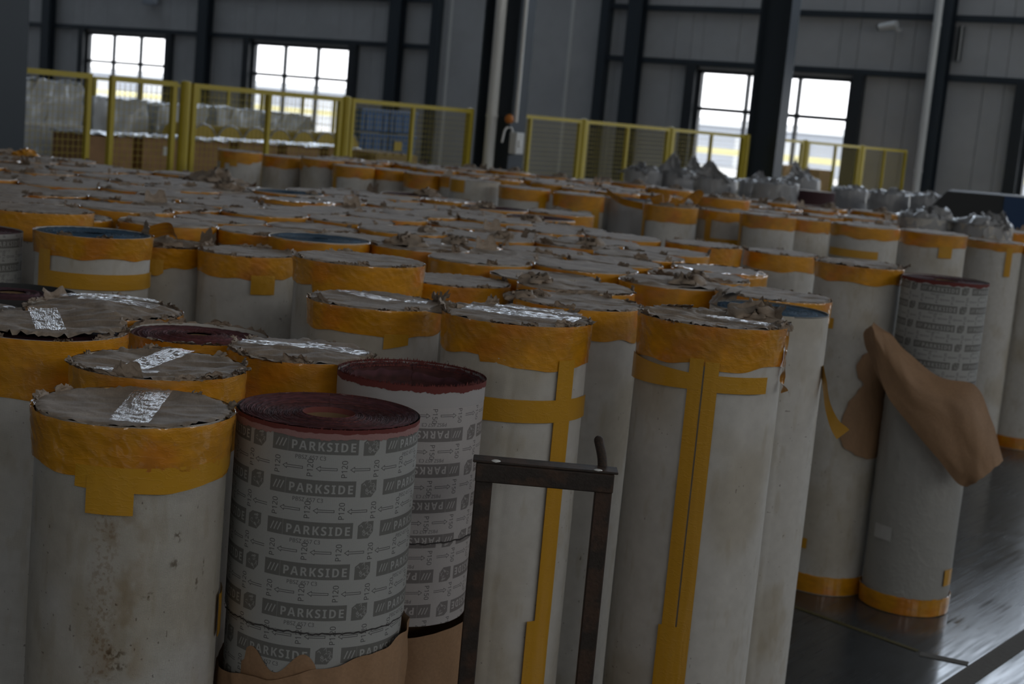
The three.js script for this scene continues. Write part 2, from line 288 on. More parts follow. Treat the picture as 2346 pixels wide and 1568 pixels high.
// lower windows on the far wall: real panes with the yard behind
for (const [a, b, y0, y1] of LOW) {
  const g = new THREE.Group(); g.name = 'window_' + (++nWindow); struct(g); g.position.set((a + b) / 2, 0, Z0 - 0.03); scene.add(g);
  const w = b - a, cx = [-w / 2, -w / 6, w / 6, w / 2], ry = [y0, 2.42, y1];
  for (const s of [-1, 1]) { mesh('window_frame', box(0.07, y1 - y0, 0.12, s * (w / 2 - 0.035), (y0 + y1) / 2, 0), M.frame, g); mesh('window_jamb', box(0.22, 3.3, 0.16, s * (w / 2 + 0.13), 1.65, 0.1), M.frame, g); }
  for (const y of [y0 + 0.035, y1 - 0.035]) mesh('window_frame', box(w, 0.07, 0.12, 0, y, 0), M.frame, g);
  for (const x of [cx[1], cx[2]]) mesh('mullion', box(0.055, y1 - y0, 0.1, x, (y0 + y1) / 2, 0), M.frame, g);
  mesh('transom', box(w, 0.075, 0.1, 0, 2.42, 0.002), M.frame, g);
  for (let i = 0; i < 3; i++) for (let j = 0; j < 2; j++) mesh('pane', box(cx[i + 1] - cx[i] - 0.055, ry[j + 1] - ry[j] - 0.07, 0.006, (cx[i] + cx[i + 1]) / 2, (ry[j] + ry[j + 1]) / 2, -0.02), M.glass, g);
}
let nTrim = 3;
function hBeam(w, d, h, t = 0.02) { return merge([box(t, h, d, -w / 2 + t / 2, h / 2, 0), box(t, h, d, w / 2 - t / 2, h / 2, 0), box(w - 2 * t, h, t, 0, h / 2, 0)]); }
for (let i = 0; i < COLS.length; i++) {
  const x = COLS[i];
  const c = mesh('steel_column', hBeam(0.24, 0.34, TOP), M.steel); c.rotation.y = Math.PI / 2; c.position.set(x, 0, Z0 + 0.19);
  tag(c, ['', 'wall column at the far corner, nearly hidden behind the nearest dark column', 'dark wall column standing between the two windows behind the boxes', 'dark wall column next to the sliding door, on the side of the boxes', 'dark wall column on the far wall beside the sliding door, nearest the window with a column before it', 'dark wall column carrying the white downpipe at the end of the yellow fence', 'wall column beyond the downpipe, past the edge of the view', 'wall column near the corner, past the edge of the view'][i] || 'wall column in the far corner of the hall', 'column', 'columns along the far wall');
  if (i + 1 < COLS.length) for (const y of [3.32, 4.38, 5.9, 9.6]) {
    const parts = []; const a = x + 0.15, b = COLS[i + 1] - 0.15;
    const spans = i === 3 && y < 5 ? [[a, DOOR[0] - 0.1], [DOOR[1] + 0.1, b]] : [[a, b]];
    for (const [p, q] of spans) if (q - p > 0.1) parts.push(box(q - p, 0.11, 0.12, (p + q) / 2, y, Z0 + 0.06));
    struct(mesh('trim_' + (++nTrim), merge(parts), M.steel));
  }
}
{ // tall sliding door in the far wall
  const d = new THREE.Group(); d.name = 'door_1'; struct(d); scene.add(d);
  const dx = [DOOR[0], -22.12, -20.5, -18.78, DOOR[1]];
  for (let i = 0; i < 4; i++) mesh('door_panel', box(dx[i + 1] - dx[i] - 0.02, DOOR[3], 0.07, (dx[i] + dx[i + 1]) / 2, DOOR[3] / 2, Z0 - 0.02), M.wall, d);
  for (const i of [1, 3]) mesh('door_strip', box(0.07, DOOR[3], 0.03, dx[i], DOOR[3] / 2, Z0 + 0.025), M.pipe, d);
  for (const x of [DOOR[0], DOOR[1]]) mesh('door_jamb', box(0.2, DOOR[3] + 0.1, 0.22, x, DOOR[3] / 2 + 0.05, Z0 + 0.1), M.steel, d);
  mesh('door_track', box(DOOR[1] - DOOR[0] + 0.4, 0.16, 0.2, (DOOR[0] + DOOR[1]) / 2, DOOR[3] + 0.1, Z0 + 0.1), M.steel, d);
}
// free-standing columns along the fence line
const ICOL = [[-7.12, 'dark grey steel column at the near end of the yellow fence, cut by the picture edge'], [-13.72, 'dark steel column with a thick white pipe and a switch box'], [-20.2, 'dark steel column with a pale lit flange, standing before a window']];
for (const [z, label] of ICOL) {
  const g = thing('hall_column', label, 'column', [-10.4, 0, z], 0);
  mesh('web', box(0.46, TOP, 0.02, 0, TOP / 2, 0), M.steel, g);
  for (const s of [-1, 1]) mesh('flange', box(0.022, TOP, 0.28, s * 0.24, TOP / 2, 0), M.steel, g);
  mesh('base_plate', box(0.5, 0.025, 0.3, 0, 0.0125, 0), M.steel, g);
}
{ // pipes, switch box, camera, board
  const p1 = thing('downpipe', 'thick white plastic downpipe running up the column with the switch box', 'pipe', [-10.36, 0, -13.495]);
  mesh('pipe', new THREE.CylinderGeometry(0.062, 0.062, 9.8, 20).translate(0, 4.9, 0), M.pipe, p1);
  for (const y of [1.9, 4.2, 6.6]) mesh('pipe_clip', new THREE.CylinderGeometry(0.068, 0.068, 0.04, 20).translate(0, y, 0), M.pipe, p1);
  const p2 = thing('downpipe', 'white downpipe against the far wall column at the end of the fence', 'pipe', [-10.52, 0, Z0 + 0.48]);
  mesh('pipe', new THREE.CylinderGeometry(0.07, 0.07, 9.8, 20).translate(0, 4.9, 0), M.pipe, p2);
  for (const y of [1.6, 4.22, 7]) mesh('pipe_clip', new THREE.CylinderGeometry(0.078, 0.078, 0.05, 20).translate(0, y, 0), M.pipe, p2);
  const p3 = thing('conduit', 'thin pale conduit dropping to the white switch box', 'conduit', [-10.115, 0, -13.62]);
  mesh('pipe', new THREE.CylinderGeometry(0.022, 0.022, 8.0, 12).translate(0, 5.85, 0), M.pipe, p3);
  mesh('cable', tube([[0.0, 1.68, 0.0], [0.0, 1.79, 0.09], [-0.005, 1.77, 0.17], [-0.005, 1.62, 0.22]], 0.012), M.pipe, p3);
  const sb = thing('switch_box', 'white switch box fixed to the column below the thin conduit', 'box', [-10.08, 1.62, -13.62], 0);
  mesh('housing', rbox(0.1, 0.24, 0.15, 0.012), M.label, sb); mesh('switch', rbox(0.02, 0.07, 0.05, 0.004, 0.055, 0, 0.01), M.pipe, sb);
  const bo = thing('warning_beacon', 'small orange beacon on the column above the switch box', 'beacon', [-10.12, 1.88, -13.5]);
  mesh('dome', new THREE.SphereGeometry(0.05, 16, 10).scale(1, 1.1, 1), M.orange, bo); mesh('base', new THREE.CylinderGeometry(0.03, 0.03, 0.05, 12).translate(0, -0.06, 0), M.frame, bo);
  const cc = thing('security_camera', 'white security camera on a bracket high on the far wall', 'camera', [-11.5, 4.17, Z0 + 0.12]);
  mesh('bracket', box(0.06, 0.06, 0.25, 0.12, -0.05, 0.05), M.pipe, cc); const cb = mesh('body', new THREE.CylinderGeometry(0.07, 0.08, 0.34, 14).rotateZ(Math.PI / 2 + 0.2).translate(0, 0, 0.22), M.pipe, cc); mesh('lens', new THREE.CylinderGeometry(0.055, 0.055, 0.03, 14).rotateZ(Math.PI / 2 + 0.2).translate(-0.18, -0.035, 0.22), M.rubber, cb);
  const hb = thing('hanging_board', 'narrow dark board hanging on the far wall beside its column', 'board', [-10.2, 3.62, Z0 + 0.09], 0);
  mesh('panel', box(0.05, 0.62, 0.16, 0, 0.31, 0), M.machine, hb); mesh('edge', box(0.02, 0.62, 0.02, 0.03, 0.31, 0.07), M.pipe, hb);
  const fl = thing('flood_light', 'small grey flood lamp on the far wall girt above the boxes', 'lamp', [-32.3, 4.0, Z0 + 0.18]);
  mesh('housing', rbox(0.5, 0.24, 0.14, 0.02, 0, 0.12, 0), M.shed, fl); mesh('bracket', box(0.06, 0.3, 0.04, 0, 0.28, -0.05), M.steel, fl);
}
// the yard seen through the panes
struct(mesh('ground_yard', box(200, 0.2, 110, -30, -0.12, Z0 - 55.3), M.ground));
{
  const b = thing('neighbouring_shed', 'long low pale shed across the yard, seen through the windows', 'building', [-55, 0, -92]);
  mesh('wall', box(220, 2.5, 12, 0, 1.25, 0), M.shed, b); mesh('roof', box(222, 0.45, 13, 0, 2.75, 0.3), M.shedRoof, b);
  for (let i = 0; i < 22; i++) mesh('shed_door', box(5.2, 1.9, 0.1, -104 + i * 9.6, 0.95, 6.05), M.shedRoof, b);
  const r = thing('guard_rail', 'long yellow painted rail in the yard beyond the windows', 'rail', [-35, 0, -36]);
  mesh('rail', box(90, 0.16, 0.06, 0, 1.5, 0), M.railYellow, r); for (let i = 0; i < 16; i++) mesh('rail_post', box(0.08, 1.5, 0.08, -43 + i * 5.7, 0.75, -0.06), M.shed, r);
}

// ---------------------------------------------------------------- yellow mesh fence
const FX = -10.5, FH = 1.95;
const meshCache = {};
function wireMesh(w, h) {                                      // one welded panel of thin wires, w x h, hanging from y = h
  const k = w.toFixed(2) + h.toFixed(2); if (meshCache[k]) return meshCache[k];
  const list = [], n = Math.round(w / 0.055), m = Math.round(h / 0.055), t = 0.003;
  for (let i = 1; i < n; i++) list.push(box(t, h, t, 0, h / 2, -w / 2 + i * w / n));
  for (let j = 1; j < m; j++) list.push(box(t, t, w, 0, j * h / m, 0));
  return (meshCache[k] = merge(list));
}
function fencePanel(label, za, zb, mids, x = FX, top = FH, fine = true) {    // along z from za (near) to zb (far)
  const w = za - zb, zc = (za + zb) / 2, g = thing('mesh_fence', label, 'fence', [x, 0, zc], 0, 'yellow fence panels');
  const t = 0.045;
  for (const s of [-1, 1]) mesh('frame_post', box(t, top, t, 0, top / 2, s * (w / 2 - t / 2)), M.yellow, g);
  mesh('top_rail', box(t, t, w - 2 * t, 0, top - t / 2, 0), M.yellow, g); mesh('bottom_rail', box(t, t, w - 2 * t, 0, 0.12 + t / 2, 0), M.yellow, g);
  for (const m of mids) mesh('middle_post', box(t * 0.9, top - 0.2, t * 0.9, 0.001, top / 2 + 0.06, m - zc), M.yellow, g);
  const wm = mesh('wire_mesh', wireMesh(w - 2 * t, top - 0.22), M.yellow, g); wm.position.y = 0.165; wm.userData.kind = 'stuff';
}
function fencePost(label, z, x = FX, r = 0.048, top = FH) {
  const g = thing('fence_post', label, 'post', [x, 0, z], 0, 'yellow fence posts');
  mesh('pole', new THREE.CylinderGeometry(r, r, top, 16).translate(0, top / 2, 0), M.yellow, g); mesh('cap', new THREE.SphereGeometry(r, 14, 8).scale(1, 0.35, 1).translate(0, top, 0), M.yellow, g); mesh('foot_plate', box(0.16, 0.01, 0.16, 0, 0.005, 0), M.yellow, g);
}
fencePanel('short yellow fence panel starting at the nearest dark column', -7.3, -8.14, []);
fencePanel('narrow yellow gate panel in the fence, next after the short panel', -8.34, -9.06, []);
fencePost('yellow round post between the gate and the panel before the boxes', -9.17);
fencePanel('yellow fence panel in front of the boxes and the second window', -9.25, -11.2, [-10.2]);
fencePost('yellow round post between the boxes and the blue crates', -11.27);
fencePanel('yellow fence panel in front of the blue crates', -11.34, -13.3, [-12.3]);
fencePost('yellow post beside the column with the thick white pipe', -13.4, FX - 0.1);
fencePanel('yellow fence panel just beyond the column with the switch box', -14.2, -15.48, [-14.42]);
fencePost('yellow round post before the sliding door', -15.53);
fencePanel('yellow fence panel in front of the sliding door jamb', -15.58, -17.58, [-16.55]);
fencePost('yellow round post at the window with the column before it', -17.63);
fencePanel('yellow fence panel across the near half of the window with a column', -17.68, -19.72, [-18.75]);
fencePost('yellow post on the near side of the column before the window', -19.8);
fencePanel('narrow yellow fence panel on the far side of the column before the window', -20.5, -21.65, []);
fencePost('yellow round post in the far half of the window with a column', -21.73);
fencePanel('yellow fence panel in front of the far half of that window', -21.82, -23.8, [-22.85]);
fencePost('yellow round post past the far window jamb', -23.88);
fencePanel('last yellow fence panel, ending at the wall downpipe', -23.95, -25.8, [-24.85]);
fencePanel('farther yellow fence panel behind the wrapped stacks, its post seen at the first window', -14.0, -15.9, [-14.87], -18);
fencePanel('farther yellow fence panel behind the boxes, near the second window', -15.95, -17.35, [-16.6], -18);
fencePanel('farther yellow fence panel at the edge of the second window', -17.4, -19.05, [-18.26], -18);

// ---------------------------------------------------------------- goods behind the fence
function carton(label, x, z, w, h, d, turn = 0, y = 0, sticker) {
  const g = thing('cardboard_box', label, 'box', [x, y, z], turn, 'cartons behind the fence');
  mesh('carton', rbox(w, h, d, 0.008, 0, h / 2, 0), M.card, g);
  mesh('packing_tape', box(0.06, 0.002, d + 0.004, 0, h + 0.001, 0), M.cardTape, g);
  mesh('flap_seam', box(w + 0.003, 0.002, 0.004, 0, h + 0.002, 0), M.cardTape, g);
  if (sticker) mesh('label', box(0.004, 0.09, 0.12, w / 2 + 0.002, h - 0.14, sticker), M.label, g);
}
function pallet(label, x, z, w, d, y = 0) {
  const g = thing('pallet', label, 'pallet', [x, y, z], 0, 'wooden pallets behind the fence');
  for (let i = 0; i < 5; i++) mesh('deck_board', box(w, 0.02, d / 7, 0, 0.13, -d / 2 + (i + 0.5) * d / 5), M.wood, g);
  for (let i = 0; i < 3; i++) mesh('stringer', box(0.1, 0.12, d, -w / 2 + 0.05 + i * (w - 0.1) / 2, 0.06, 0), M.wood, g);
}
const stacks = [[-9.75, 0.62], [-10.42, 0.6], [-11.05, 0.62], [-11.75, 0.66], [-12.44, 0.62], [-13.1, 0.6]];
const where = ['nearest the gate', 'beside the round post of the gate', 'behind the round post, before the second window', 'under the second window, near part', 'under the second window, middle', 'next to the blue crates'];
stacks.forEach(([z, d], i) => {
  pallet('wooden pallet under the carton stack ' + where[i], -12.5, z, 0.62, d);
  carton('lower cardboard carton of the stack ' + where[i], -12.5, z, 0.58, 0.6, d - 0.06, 0, 0.14);
  carton('upper cardboard carton of the stack ' + where[i], -12.5, z, 0.58, 0.62 + (i % 2) * 0.02, d - 0.07, 0.02 * (i - 2), 0.74, i === 1 ? -0.05 : i === 3 ? 0.1 : i === 5 ? 0.15 : 0);
  const fm = mesh('stretch_film', sheet(20, 20, 0.002, (s, t) => [-12.5 + (s - 0.5) * 0.62, 1.385 + 0.015 * n3(s * 4, t * 4, i) - 0.018 * Math.pow(Math.max(Math.abs(s - 0.5), Math.abs(t - 0.5)) * 2, 8), z + (t - 0.5) * (d + 0.0)]), M.film);
  tag(fm, 'crinkled clear film lying over the carton stack ' + where[i], 'film', 'film on the carton stacks');
});
// bundles wrapped in pale film, stacked behind the cartons
function bundle(label, x, z, y, w, h, d, seed) {
  const g = thing('wrapped_bundle', label, 'bundle', [x, y, z], 0, 'film-wrapped bundles behind the cartons');
  const geo = new THREE.BoxGeometry(w, h, d, 14, 10, 16), p = geo.attributes.position;
  for (let i = 0; i < p.count; i++) { const a = p.getX(i), b = p.getY(i), c = p.getZ(i), k = 0.035 * n3(a * 5 + seed, b * 6, c * 5) + 0.012 * n3(a * 16, b * 16 + seed, c * 16), q = 1 - 0.05 * Math.pow(Math.abs(b / h * 2), 4); p.setXYZ(i, a * q + k * Math.sign(a), b + h / 2 + k * (b > 0 ? 1 : 0), c * q + k * Math.sign(c)); }
  geo.computeVertexNormals(); mesh('wrapping', geo, M.plasticBag, g);
  mesh('strap', box(w + 0.04, 0.03, d + 0.04, 0, h * 0.5, 0), M.label, g);
}
const bz = [[-10.15, 'nearest the dark column'], [-11.05, 'behind the gate'], [-11.95, 'behind the first round post'], [-12.85, 'left of the second window'], [-13.72, 'under the second window']];
bz.forEach(([z, w], i) => {
  bundle('lower pale film-wrapped bundle ' + w, -14.1, z, 0.0, 0.8, 0.9, 0.76, i * 3 + 1);
  bundle('upper pale film-wrapped bundle ' + w, -14.1, z, 0.92, 0.78, [0.92, 0.78, 0.76, 0.78, 0.76][i], 0.74, i * 3 + 2);
});
// short ochre rolls lying on the pallets with their round ends to the hall
for (let i = 0; i < 7; i++) {
  const z = -11.7 - i * 0.4, g = thing('ochre_reel', ['first ochre reel end above the cartons, counted from the gate', 'second ochre reel end above the cartons', 'third ochre reel end above the cartons', 'fourth ochre reel end above the cartons', 'fifth ochre reel end above the cartons', 'sixth ochre reel end above the cartons', 'last ochre reel end above the cartons, by the blue crates'][i], 'reel', [-13.3, 1.32, z], 0, 'ochre reels above the cartons');
  mesh('winding', new THREE.CylinderGeometry(0.19, 0.19, 0.5, 28).rotateZ(Math.PI / 2), M.labelYellow, g); mesh('core', new THREE.CylinderGeometry(0.05, 0.05, 0.51, 16).rotateZ(Math.PI / 2), M.card, g);
  mesh('film', new THREE.TorusGeometry(0.192, 0.012, 8, 28).rotateY(Math.PI / 2).translate(0.245, 0, 0), M.film, g);
}
{ // rack that carries the reels
  const g = thing('steel_rack', 'low grey rack carrying the ochre reels behind the cartons', 'rack', [-13.3, 0, -12.9]);
  mesh('shelf', box(0.5, 0.04, 3.0, 0, 1.11, 0), M.shed, g); for (const [a, b] of [[-0.2, -1.4], [0.2, -1.4], [-0.2, 1.4], [0.2, 1.4]]) mesh('leg', box(0.05, 1.1, 0.05, a, 0.55, b), M.steel, g);
}
// blue crates with a yellow ticket, and pallets before them
for (let c = 0; c < 2; c++) for (let k = 0; k < 6; k++) {
  const g = thing('plastic_crate', ['lowest', 'second', 'third', 'fourth', 'fifth', 'top'][k] + ' blue plastic crate of the ' + (c ? 'farther' : 'nearer') + ' crate column behind the fence', 'crate', [-13.3, 0.31 * k + 0.005, -14.62 - c * 0.56], 0, 'blue crates behind the fence');
  mesh('shell', rbox(0.4, 0.29, 0.53, 0.015, 0, 0.15, 0), M.crate, g); mesh('rim', rbox(0.43, 0.04, 0.55, 0.01, 0, 0.275, 0), M.crate, g);
  for (const s of [-1, 0, 1]) mesh('rib', box(0.02, 0.2, 0.03, 0.205, 0.13, s * 0.17), M.crate, g);
  if (k === 4 && c === 1) mesh('ticket', box(0.004, 0.12, 0.16, 0.218, 0.15, 0.1), M.labelYellow, g);
}
for (let k = 0; k < 9; k++) pallet((['lowest', 'second', 'third', 'fourth', 'fifth', 'sixth', 'seventh', 'eighth', 'top'][k]) + ' wooden pallet of the pile before the blue crates', -12.1, -13.52, 0.75, 0.74, 0.152 * k);
carton('brown carton behind the fence just past the column before the window', -12.1, -24.1, 0.7, 1.5, 1.0, 0, 0);
carton('slimmer brown carton behind the fence in the far half of the window', -12.1, -25.4, 0.6, 1.46, 0.6, 0, 0);

// ---------------------------------------------------------------- dark machine at the right
{
  const g = thing('covered_machine', 'low dark grey machine cover with a sloping end behind the plastic-topped rolls', 'machine', [-4.0, 0, -14.9]);
  const s = new THREE.Shape(); s.moveTo(-1.75, 0); s.lineTo(-1.75, 1.2); s.lineTo(-1.45, 1.57); s.lineTo(2.2, 1.62); s.lineTo(2.2, 0); s.closePath();
  const e = new THREE.ExtrudeGeometry(s, { depth: 0.9, bevelEnabled: true, bevelSize: 0.01, bevelThickness: 0.01, bevelSegments: 1 }); e.translate(0, 0, -0.45); e.rotateY(0.3);
  mesh('cover', e, M.machine, g); mesh('blue_panel', box(0.5, 0.3, 0.03, -0.68, 1.43, 0.462).rotateY(0.3), M.machineBlue, g);
}

// measured places of the rolls: x, z, radius, height
const AT = {
  G4: [-3.97, -3.117, 0.184, 1.414],
  B15: [-3.333, -8.773, 0.196, 1.448],
  G3: [-4.113, -3.537, 0.17, 1.356],
  B16: [-3.358, -9.944, 0.185, 1.379],
  B7: [-6.786, -8.707, 0.188, 1.426],
  B14: [-3.597, -8.371, 0.201, 1.461],
  G5: [-4.269, -2.847, 0.177, 1.394],
  F15: [-2.183, -4.416, 0.187, 1.409],
  W4: [-7.216, -13.938, 0.201, 1.46],
  W7: [-6.597, -14.849, 0.199, 1.455],
  F10: [-2.63, -2.991, 0.178, 1.388],
  F2: [-1.9, -2.052, 0.171, 1.326],
  C2: [-8.672, -10.954, 0.181, 1.407],
  m43: [-2.948, -3.722, 0.176, 1.375],
  C6: [-6.987, -11.185, 0.19, 1.431],
  B1: [-9.45, -8.886, 0.186, 1.42],
  B3: [-8.899, -9.313, 0.184, 1.415],
  G2: [-3.028, -3.356, 0.194, 1.441],
  C4: [-7.736, -11.078, 0.185, 1.418],
  F13: [-1.805, -3.334, 0.186, 1.449],
  R1: [-2.604, -6.044, 0.184, 1.416],
  F9b: [-3.406, -2.24, 0.173, 1.288],
  W10: [-8.711, -15.341, 0.202, 1.462],
  W8: [-5.98, -14.401, 0.207, 1.475],
  C1: [-9.322, -11.137, 0.167, 1.365],
  F11: [-2.145, -2.965, 0.183, 1.424],
  W3: [-7.127, -12.902, 0.211, 1.483],
  C9: [-5.438, -10.827, 0.189, 1.43],
  F8: [-2.397, -2.484, 0.165, 1.327],
  F3: [-2.067, -2.488, 0.161, 1.332],
  G6: [-4.475, -3.266, 0.192, 1.437],
  B10: [-5.742, -9.17, 0.179, 1.402],
  B5: [-8.382, -9.609, 0.174, 1.382],
  C10: [-5.079, -10.957, 0.188, 1.427],
  B12: [-5.092, -9.375, 0.175, 1.392],
  W9: [-6.273, -16.117, 0.193, 1.439],
  C3: [-8.15, -10.945, 0.187, 1.423],
  m41: [-2.562, -3.835, 0.181, 1.408],
  W6: [-6.293, -13.346, 0.202, 1.464],
  F1: [-2.077, -1.737, 0.171, 1.333],
  B13: [-4.548, -8.994, 0.185, 1.42],
  E1: [-3.127, -10.245, 0.19, 1.361],
  W11: [-7.48, -15.48, 0.219, 1.502],
  C7: [-6.293, -10.648, 0.195, 1.445],
  B4: [-8.515, -9.282, 0.175, 1.391],
  W1: [-8.208, -13.325, 0.202, 1.465],
  B11: [-5.186, -8.811, 0.184, 1.414],
  C11: [-4.75, -11.2, 0.188, 1.426],
  R2: [-2.236, -6.083, 0.178, 1.399],
  B6: [-7.951, -9.531, 0.173, 1.384],
  B13b: [-4.479, -9.363, 0.187, 1.405],
  R4: [-3.435, -6.171, 0.178, 1.398],
  C8: [-5.291, -9.704, 0.205, 1.467],
  R3: [-3.198, -6.493, 0.173, 1.382],
  F7: [-2.731, -2.471, 0.166, 1.316],
  F6: [-3.096, -2.479, 0.195, 1.324],
  F5: [-2.733, -2.03, 0.172, 1.356],
  C12: [-3.991, -10.337, 0.2, 1.459],
  F9: [-3.587, -2.545, 0.178, 1.297],
  F14: [-2.026, -4.08, 0.18, 1.405],
  F4: [-2.311, -1.99, 0.17, 1.35],
  W2: [-7.989, -13.672, 0.204, 1.461],
  W5: [-6.396, -12.712, 0.218, 1.501],
  B2: [-9.389, -9.332, 0.177, 1.396],
  B8: [-6.325, -8.694, 0.185, 1.417],
  C13: [-3.592, -10.385, 0.197, 1.457],
  F12: [-2.33, -3.505, 0.18, 1.406],
  G1: [-3.783, -3.62, 0.166, 1.364],
  C5: [-7.597, -11.597, 0.18, 1.403],
  B9: [-5.959, -8.848, 0.183, 1.413],
  m42: [-2.553, -4.406, 0.182, 1.401],
  m45: [-2.657, -4.761, 0.184, 1.397],
  m40: [-2.921, -4.424, 0.184, 1.406],
  m8: [-5.004, -4.618, 0.184, 1.411],
  m39: [-3.21, -4.187, 0.182, 1.4],
  m28: [-4.506, -5.16, 0.184, 1.409],
  m35: [-4.013, -5.707, 0.184, 1.401],
  m38b: [-3.223, -5.477, 0.181, 1.405],
  m44: [-3.679, -4.631, 0.184, 1.393],
  m38: [-3.541, -5.27, 0.184, 1.399],
  m24: [-3.812, -4.002, 0.184, 1.406],
  m37: [-3.789, -4.997, 0.184, 1.403],
  m7b: [-4.527, -4.176, 0.184, 1.395],
  m9: [-5.262, -4.326, 0.184, 1.406],
  m32: [-4.373, -5.784, 0.184, 1.41],
  m36: [-3.764, -5.978, 0.184, 1.397],
  m21: [-4.396, -4.801, 0.184, 1.405],
  m22: [-4.035, -4.723, 0.184, 1.405],
  m19: [-4.753, -4.888, 0.184, 1.408],
  m3: [-5.871, -4.132, 0.184, 1.39],
  m16: [-5.706, -5.733, 0.184, 1.407],
  m24b: [-3.567, -4.277, 0.184, 1.402],
  m4: [-5.622, -4.405, 0.184, 1.389],
  m18b: [-5.117, -4.968, 0.184, 1.389],
  m7: [-4.787, -3.915, 0.182, 1.411],
  m10: [-5.479, -5.031, 0.184, 1.39],
  m2: [-5.982, -4.483, 0.184, 1.4],
  m18: [-5.343, -5.669, 0.182, 1.403],
  m34: [-4.599, -6.484, 0.184, 1.395],
  m23: [-3.926, -4.359, 0.182, 1.387],
  m27: [-5.208, -6.288, 0.184, 1.391],
  m30: [-4.486, -6.134, 0.184, 1.391],
  m1: [-7.165, -5.067, 0.184, 1.394],
  m14: [-7.032, -5.69, 0.184, 1.399],
  m17: [-5.821, -6.084, 0.184, 1.404],
  m26: [-5.684, -6.719, 0.184, 1.409],
  m11: [-6.199, -5.186, 0.184, 1.403],
  m29: [-4.961, -6.561, 0.184, 1.407],
  m14b: [-7.755, -5.847, 0.184, 1.401],
  m10b: [-5.952, -5.459, 0.184, 1.395],
  m12: [-6.425, -5.887, 0.184, 1.393],
  m15: [-8.2, -5.88, 0.184, 1.389],
  m13: [-6.918, -5.34, 0.184, 1.403],
};
